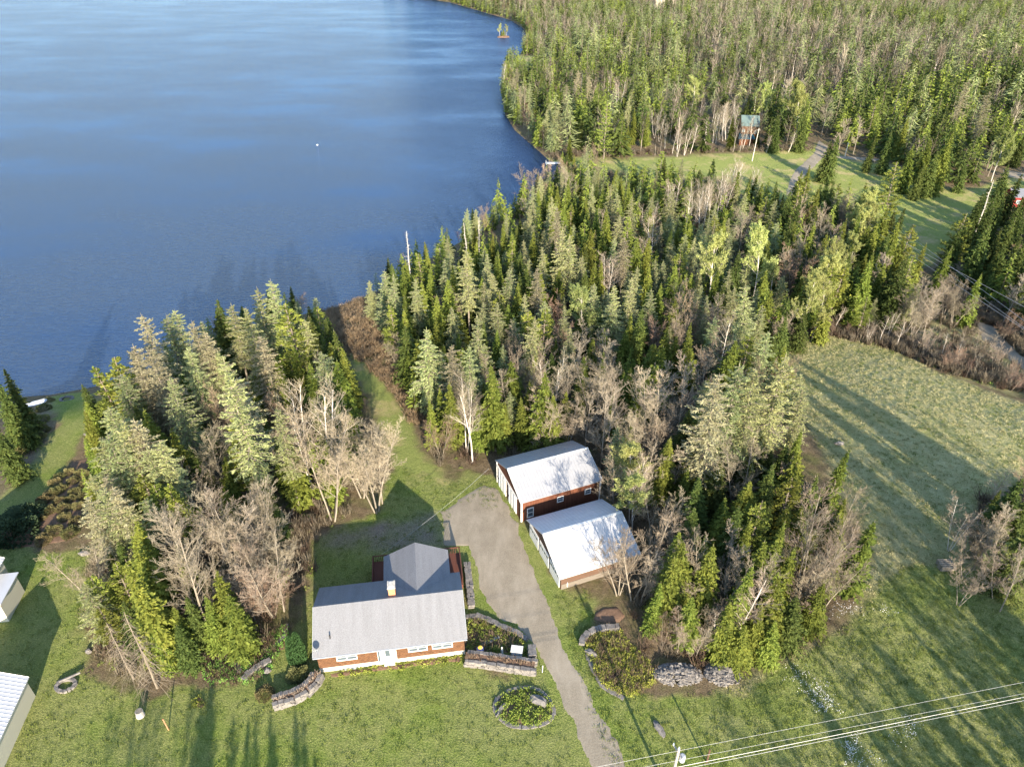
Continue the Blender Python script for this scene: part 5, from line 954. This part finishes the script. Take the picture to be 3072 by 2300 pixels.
shrub(*c5(1900, 560), 1.0, 'juniper', 'small tan bush at the foot of the corner wood', i=0, name='low_bush'); shrub(*c1(1690, 985), .7, 'garden', 'rounded green bush in the shaded corner bed', i=0); shrub(*c1(1600, 800), .5, 'garden', 'small green clump near the low back wall of the corner bed', i=2)
shrub(2860, 1410, 1.2, 'garden', 'small green bush in the field by the drive end of the shadow', i=1) if False else None
ce = TB(9); r = np.random.default_rng(9); n = 2600; a = r.uniform(0, 6.28, n); z = r.uniform(.02, 1, n); rr_ = (np.sin(np.clip(z, 0, 1) ** .6 * math.pi) ** .55 * .9 + .08) * r.uniform(.75, 1.05, n); C = np.c_[np.cos(a) * rr_ * .75, np.sin(a) * rr_ * .75, z * 4.6]
ce.leaves(C, r.uniform(.2, .4, n), .1, np.c_[np.cos(a) * .4, np.sin(a) * .4, np.ones(n)]); cem = ce.mesh('cedar_column', [M['cedar']])
for (px, py), l, s in ((c1(215, 1090), 'left of two narrow dark cedar columns beside the long house', 1.), (c1(258, 1075), 'right of two narrow dark cedar columns, nearer the house wall', 1.06)):
    x, y, z = at(px, py); e = tag(empty('cedar_column', (x, y, z)), l, 'tree'); e.scale = (s * .9, s * .9, s); o = link(bpy.data.objects.new('crown', cem)); o.parent = e; tk = MB(); tk.tube([(0, 0, -.1), (0, 0, 3.5)], [.09, .03]); tk.build('trunk', M['bark'], e)
# garden ornaments
M['lavender'] = simple('lavender_glaze', (.45, .42, .66), rough=.3); M['yellow'] = simple('yellow_glaze', (.85, .55, .08), rough=.3); M['whitebox'] = simple('pale_plastic', (.72, .74, .76), (.6, .62, .66), 2, .5)
x, y, z = at(*c1(1575, 995)); e = tag(empty('garden_urn', (x, y, z)), 'round lavender garden urn with yellow top in the corner bed', 'garden ornament'); q = MB(); q.blob((0, 0, .42), (.42, .42, .45), jit=0, seg=14, rings=9); q.build('bowl', M['lavender'], e, True); q = MB(); q.blob((0, 0, .82), (.26, .26, .16), jit=0, seg=12, rings=7); q.build('lid', M['yellow'], e, True)
x, y, z = at(*c1(1735, 1000)); e = tag(empty('garden_statue', (x, y, z)), 'small pale statue standing between the green bush and the white box', 'garden ornament'); q = MB(); q.tube([(0, 0, 0), (0, 0, .2), (0, 0, .55), (0, 0, .75)], [.17, .13, .12, .05], 8); q.build('body', M['white_paint'], e); q = MB(); q.blob((0, 0, .85), (.1, .1, .12), jit=0); q.build('head', M['white_paint'], e, True)
x, y, z = at(*c1(1845, 1010)); e = tag(empty('white_box', (x, y, z), R(-8)), 'white lidded box standing in the shaded corner of the walled bed', 'box'); q = MB(); q.box((0, 0, .4), (1.15, .75, .8)); q.build('body', M['whitebox'], e); q = MB(); q.box((0, 0, .84), (1.25, .85, .08)); q.build('lid', M['white_paint'], e)
for i in range(4):
    x, y, z = at(*c1(1600 + i * 32, 940 - i * 16)); q = MB(); q.box((0, 0, .04), (.6, .42, .1), R(30), jit=.1); o = q.build('stepping_stone', M['greymetal']); o.location = (x, y, z); tag(o, 'flat grey stepping stone crossing the corner bed', 'stepping stone', 'stepping stones of the corner bed')
x, y, z = at(*c4(998, 1290)); e = tag(empty('tree_stump', (x, y, z)), 'pale cut stump standing on the left lawn', 'stump'); q = MB(); q.tube([(0, 0, -.1), (.02, 0, .3), (.03, 0, .75)], [.45, .38, .36], 12); q.build('side', M['deadwood'], e); q = MB(); q.tube([(.03, 0, .752), (.03, 0, .77)], .33, 12); q.build('cut_top', M['palebark'], e)
def post(name, label, base, top, rad, mt, H):
    x, y, z = at(*base); X1, Y1 = plane_pt(top[0], top[1], z + H); q = MB(); q.tube([(0, 0, -.1), (X1 - x, Y1 - y, H)], rad, 6); o = q.build(name, M[mt]); o.location = (x, y, z); tag(o, label, 'post'); return o
post('wooden_post', 'thin orange-brown post leaning on the left lawn', c4(1197, 1392), c4(1155, 1315), .06, 'brick', 1.7)
post('short_post', 'short brown post leaning beside the big utility pole', c5(1278, 1440), c5(1302, 1345), .09, 'brown_boards', 2.2)
post('white_stake', 'thin white stake beside the corner of the planted stone wall', c1(2032, 1145), c1(2036, 1095), .04, 'white_paint', .9)
# log and rock odds and ends on the left lawn
x, y, z = at(*c4(470, 1080)); q = MB(); random.seed(4)
for i in range(16): a = i * .39; q.box((math.cos(a) * .9, math.sin(a) * .7, .1), (.35, .3, .3), a, jit=.25)
q.tube([(-.8, .3, .25), (.9, 1.3, .35)], .12); o = q.build('fire_ring', M['stone']); o.location = (x, y, z); tag(o, 'rough ring of stones and a log on the left lawn', 'fire ring')
x, y, z = at(200, 1197); q = MB()
for i in range(14): a = i * .45; q.box((math.cos(a) * 1.0, math.sin(a) * .8, .12), (.4, .35, .35), a, jit=.25)
o = q.build('lakeside_fire_pit', M['stone']); o.location = (x, y, z); tag(o, 'stone fire pit on the grass tip at the lake edge', 'fire pit')
# wood pile in the thicket on the right
x, y, z = at(2300 + 1105 / 2.07, 1500 + 415 / 2.07); q = MB(); random.seed(8)
for i in range(3):
    for j in range(5): q.tube([(-.8 + random.uniform(-.1, .1), j * .28 - .6, .14 + i * .25), (.8, j * .28 - .6 + random.uniform(-.05, .05), .14 + i * .25)], .13, 7)
o = q.build('log_pile', M['palebark']); o.location = (x, y, z); tag(o, 'small stack of cut logs at the edge of the shaded thicket', 'log pile')
# boats and docks
M['boat'] = simple('boat_paint', (.75, .78, .84), (.62, .66, .74), 2, .4)
def dock(px, py, L, W_, rz, name, label, mt='whitebox'):
    x, y = plane_pt(px, py, LAKE_Z + .4); e = tag(empty(name, (x, y, LAKE_Z), rz), label, 'dock'); q = MB()
    for i in range(int(L / .35)): q.box((-L / 2 + .18 + i * .35, 0, .42), (.31, W_, .06))
    q.build('deck', M[mt], e); q = MB(); q.box((0, W_ / 2 - .1, .3), (L, .1, .18)); q.box((0, -W_ / 2 + .1, .3), (L, .1, .18)); q.build('frame', M['greymetal'], e)
    for sx in (-1, 1):
        for sy in (-1, 1): q = MB(); q.tube([(sx * (L / 2 - .3), sy * (W_ / 2 + .05), -1.2), (sx * (L / 2 - .3), sy * (W_ / 2 + .05), 1.1)], .05); q.build('post', M['white_paint'], e)
dock(1662, 489, 6.0, 1.8, R(3), 'floating_dock', 'white floating dock in the dark cove', 'boat')
dock(1592, 213, 4.5, 1.6, R(20), 'small_dock', 'tiny pale dock below the far lakeside lawn', 'boat')
x, y, z = at(106, 1212); e = tag(empty('overturned_rowboat', (x, y, z + .05), R(35)), 'overturned pale blue rowboat at the lake edge beside the grass tip', 'boat'); q = MB(); vs, fs = [], []
for i in range(9):
    u = i / 8; w2 = .72 * math.sin(math.pi * min(1, .12 + u * .88)) ** .6 + .03; hh_ = .5 * (1 - .3 * abs(u - .5) * 2)
    for k_ in range(7): a = math.pi * k_ / 6; vs.append((-1.9 + u * 3.8, math.cos(a) * w2, .1 + math.sin(a) ** .8 * hh_))
for i in range(8):
    for k_ in range(6): fs.append((i * 7 + k_, i * 7 + k_ + 1, (i + 1) * 7 + k_ + 1, (i + 1) * 7 + k_))
q.add(vs, fs); q.build('hull', M['boat'], e, True); q = MB(); q.box((0, 0, .62), (3.2, .06, .06)); q.build('keel', M['greymetal'], e)
q = MB(); q.blob((0, 0, 0), (.35, .35, .25), jit=0, seg=12, rings=7); x, y = plane_pt(952, 436, LAKE_Z); o = q.build('mooring_buoy', M['white_paint'], smooth=True); o.location = (x, y, LAKE_Z + .08); tag(o, 'tiny white buoy out on the open lake', 'buoy')
# the islet
x, y = plane_pt(1510, 112, LAKE_Z); q = MB(); q.blob((0, 0, -.1), (4.6, 3.2, 1.1), jit=.15, seg=14, rings=6, seed=2); o = q.build('islet', M['soil']); o.location = (x, y, LAKE_Z); tag(o, kind='structure'); IS = (x, y)
for i, (dx, dy, H, k) in enumerate(((-2.6, 0, 7.5, 'P'), (0, .6, 5.5, 'S'), (2.2, 0, 7, 'P'), (1.2, -.8, 4.5, 'L'), (-1.2, -.8, 4, 'S'))):
    V_ = KINDS[k][1][0]; e = tag(empty(KINDS[k][0], (x + dx, y + dy, LAKE_Z + .5), i), ['leftmost thin poplar on the tiny islet', 'middle spruce on the tiny islet', 'right-hand poplar on the tiny islet', 'low larch at the front of the tiny islet', 'lowest bushy spruce on the tiny islet'][i], 'tree'); s_ = H / V_[0]; e.scale = (s_, s_, s_)
    for nm_, mm in zip(('trunk', 'twigs' if k == 'P' else 'crown', 'leaves'), V_[1:]): o = link(bpy.data.objects.new(nm_, mm)); o.parent = e
# ------------------------------------------------------------------ utility poles and wires
M['pole'] = simple('grey_pole_wood', (.46, .42, .38), (.30, .27, .24), 4, .9); M['wire'] = simple('pale_wire', (.75, .74, .72), rough=.5); M['darkwire'] = simple('grey_wire', (.45, .46, .48), rough=.5); M['insul'] = simple('white_porcelain', (.75, .78, .82), rough=.3)
x, y = plane_pt(2037, 2245, 7.6); e = tag(empty('utility_pole', (x, y, 0)), 'utility pole with grey transformer carrying the wires over the lawn', 'utility pole'); q = MB(); q.tube([(0, 0, -.3), (0, 0, 7.6)], [.17, .12], 8); q.build('pole', M['pole'], e)
q = MB(); q.tube([(.42, -.1, 5.9), (.42, -.1, 6.0), (.42, -.1, 6.7), (.42, -.1, 6.8)], [.2, .26, .26, .16], 10); q.build('transformer', M['greymetal'], e); q = MB(); q.box((0, 0, 7.1), (1.5, .1, .12), R(-65)); q.build('crossarm', M['pole'], e)
for a, b_ in ((-.28, .6), (.28, -.6), (0, 0)): q = MB(); q.tube([(a, b_, 7.15 if a else 7.6), (a, b_, 7.4 if a else 7.85)], [.08, .05], 7); q.build('insulator', M['insul'], e)
def wire(name, label, a, b_, rad, sag, mt, n=24, cat='wire'):
    a, b_ = np.array(a, float), np.array(b_, float); pts = [a * (1 - t_) + b_ * t_ - np.array([0, 0, sag * 4 * t_ * (1 - t_)]) for t_ in np.linspace(0, 1, n)]; q = MB(); q.tube(pts - a, rad, 4); o = q.build(name, M[mt]); o.location = a; tag(o, label, cat); return o
def ext(p0, p1, z, f0=0., f1=0.):
    a, b_ = np.array([*plane_pt(*p0, z), z]), np.array([*plane_pt(*p1, z), z]); d_ = b_ - a; return a - d_ * f0, b_ + d_ * f1
wire('power_wire', 'upper single wire over the bottom right lawn', *ext((1787, 2300), (3072, 2045), 7.7, .3, .3), .011, 0, 'darkwire'); wire('power_wire', 'second single wire below the upper one', *ext((1930, 2300), (3072, 2079), 6.8, .3, .3), .011, 0, 'darkwire')
wire('cable', 'thicker of the paired lower cables over the lawn', *ext((2031, 2300), (3072, 2090), 6.0, .3, .3), .018, 0, 'wire'); wire('cable', 'thinner lower cable hanging under the thick one', *ext((2075, 2300), (3072, 2100), 5.8, .3, .3), .016, 0, 'darkwire')
# wire from the barn corner to the back of the house
aa = np.array([*plane_pt(1466, 1405, 3.2), 3.2]); bb_ = np.array([*plane_pt(1145, 1662, 3.4), 3.4]); wire('service_wire', 'thin wire running from the barn corner to the rear wing', aa, bb_, .012, .5, 'darkwire')
for i, ((p0, p1), l) in enumerate([(((2680, 672), (3110, 990)), 'uppermost'), (((2680, 702), (3110, 1010)), 'second'), (((2690, 715), (3100, 935)), 'third'), (((2672, 725), (3060, 980)), 'lowest')]): wire('road_wire', l + ' wire along the gravel road over the shaded clearing', *ext(p0, p1, 3., .35, .2), .03, 0, 'darkwire')
x, y, z = at(2256, 484); e = tag(empty('utility_pole', (x, y, z)), 'bare pale utility pole in front of the log cabin', 'utility pole'); q = MB(); q.tube([(0, 0, -.3), (.3, 0, 11)], [.14, .1], 8); q.build('pole', M['birchbark'], e); q = MB(); q.box((.3, 0, 10.4), (1.2, .1, .1)); q.build('crossarm', M['pole'], e)
x, y, z = at(2534, 472); e = tag(empty('utility_pole', (x, y, z)), 'short pale pole behind the paired firs at the road junction', 'utility pole'); q = MB(); q.tube([(0, 0, -.3), (0, 0, 5)], [.16, .12], 8); q.build('pole', M['birchbark'], e); q = MB(); q.box((0, 0, 4.7), (.8, .1, .1)); q.build('crossarm', M['pole'], e)
# ------------------------------------------------------------------ tidy up
bpy.context.view_layer.update()
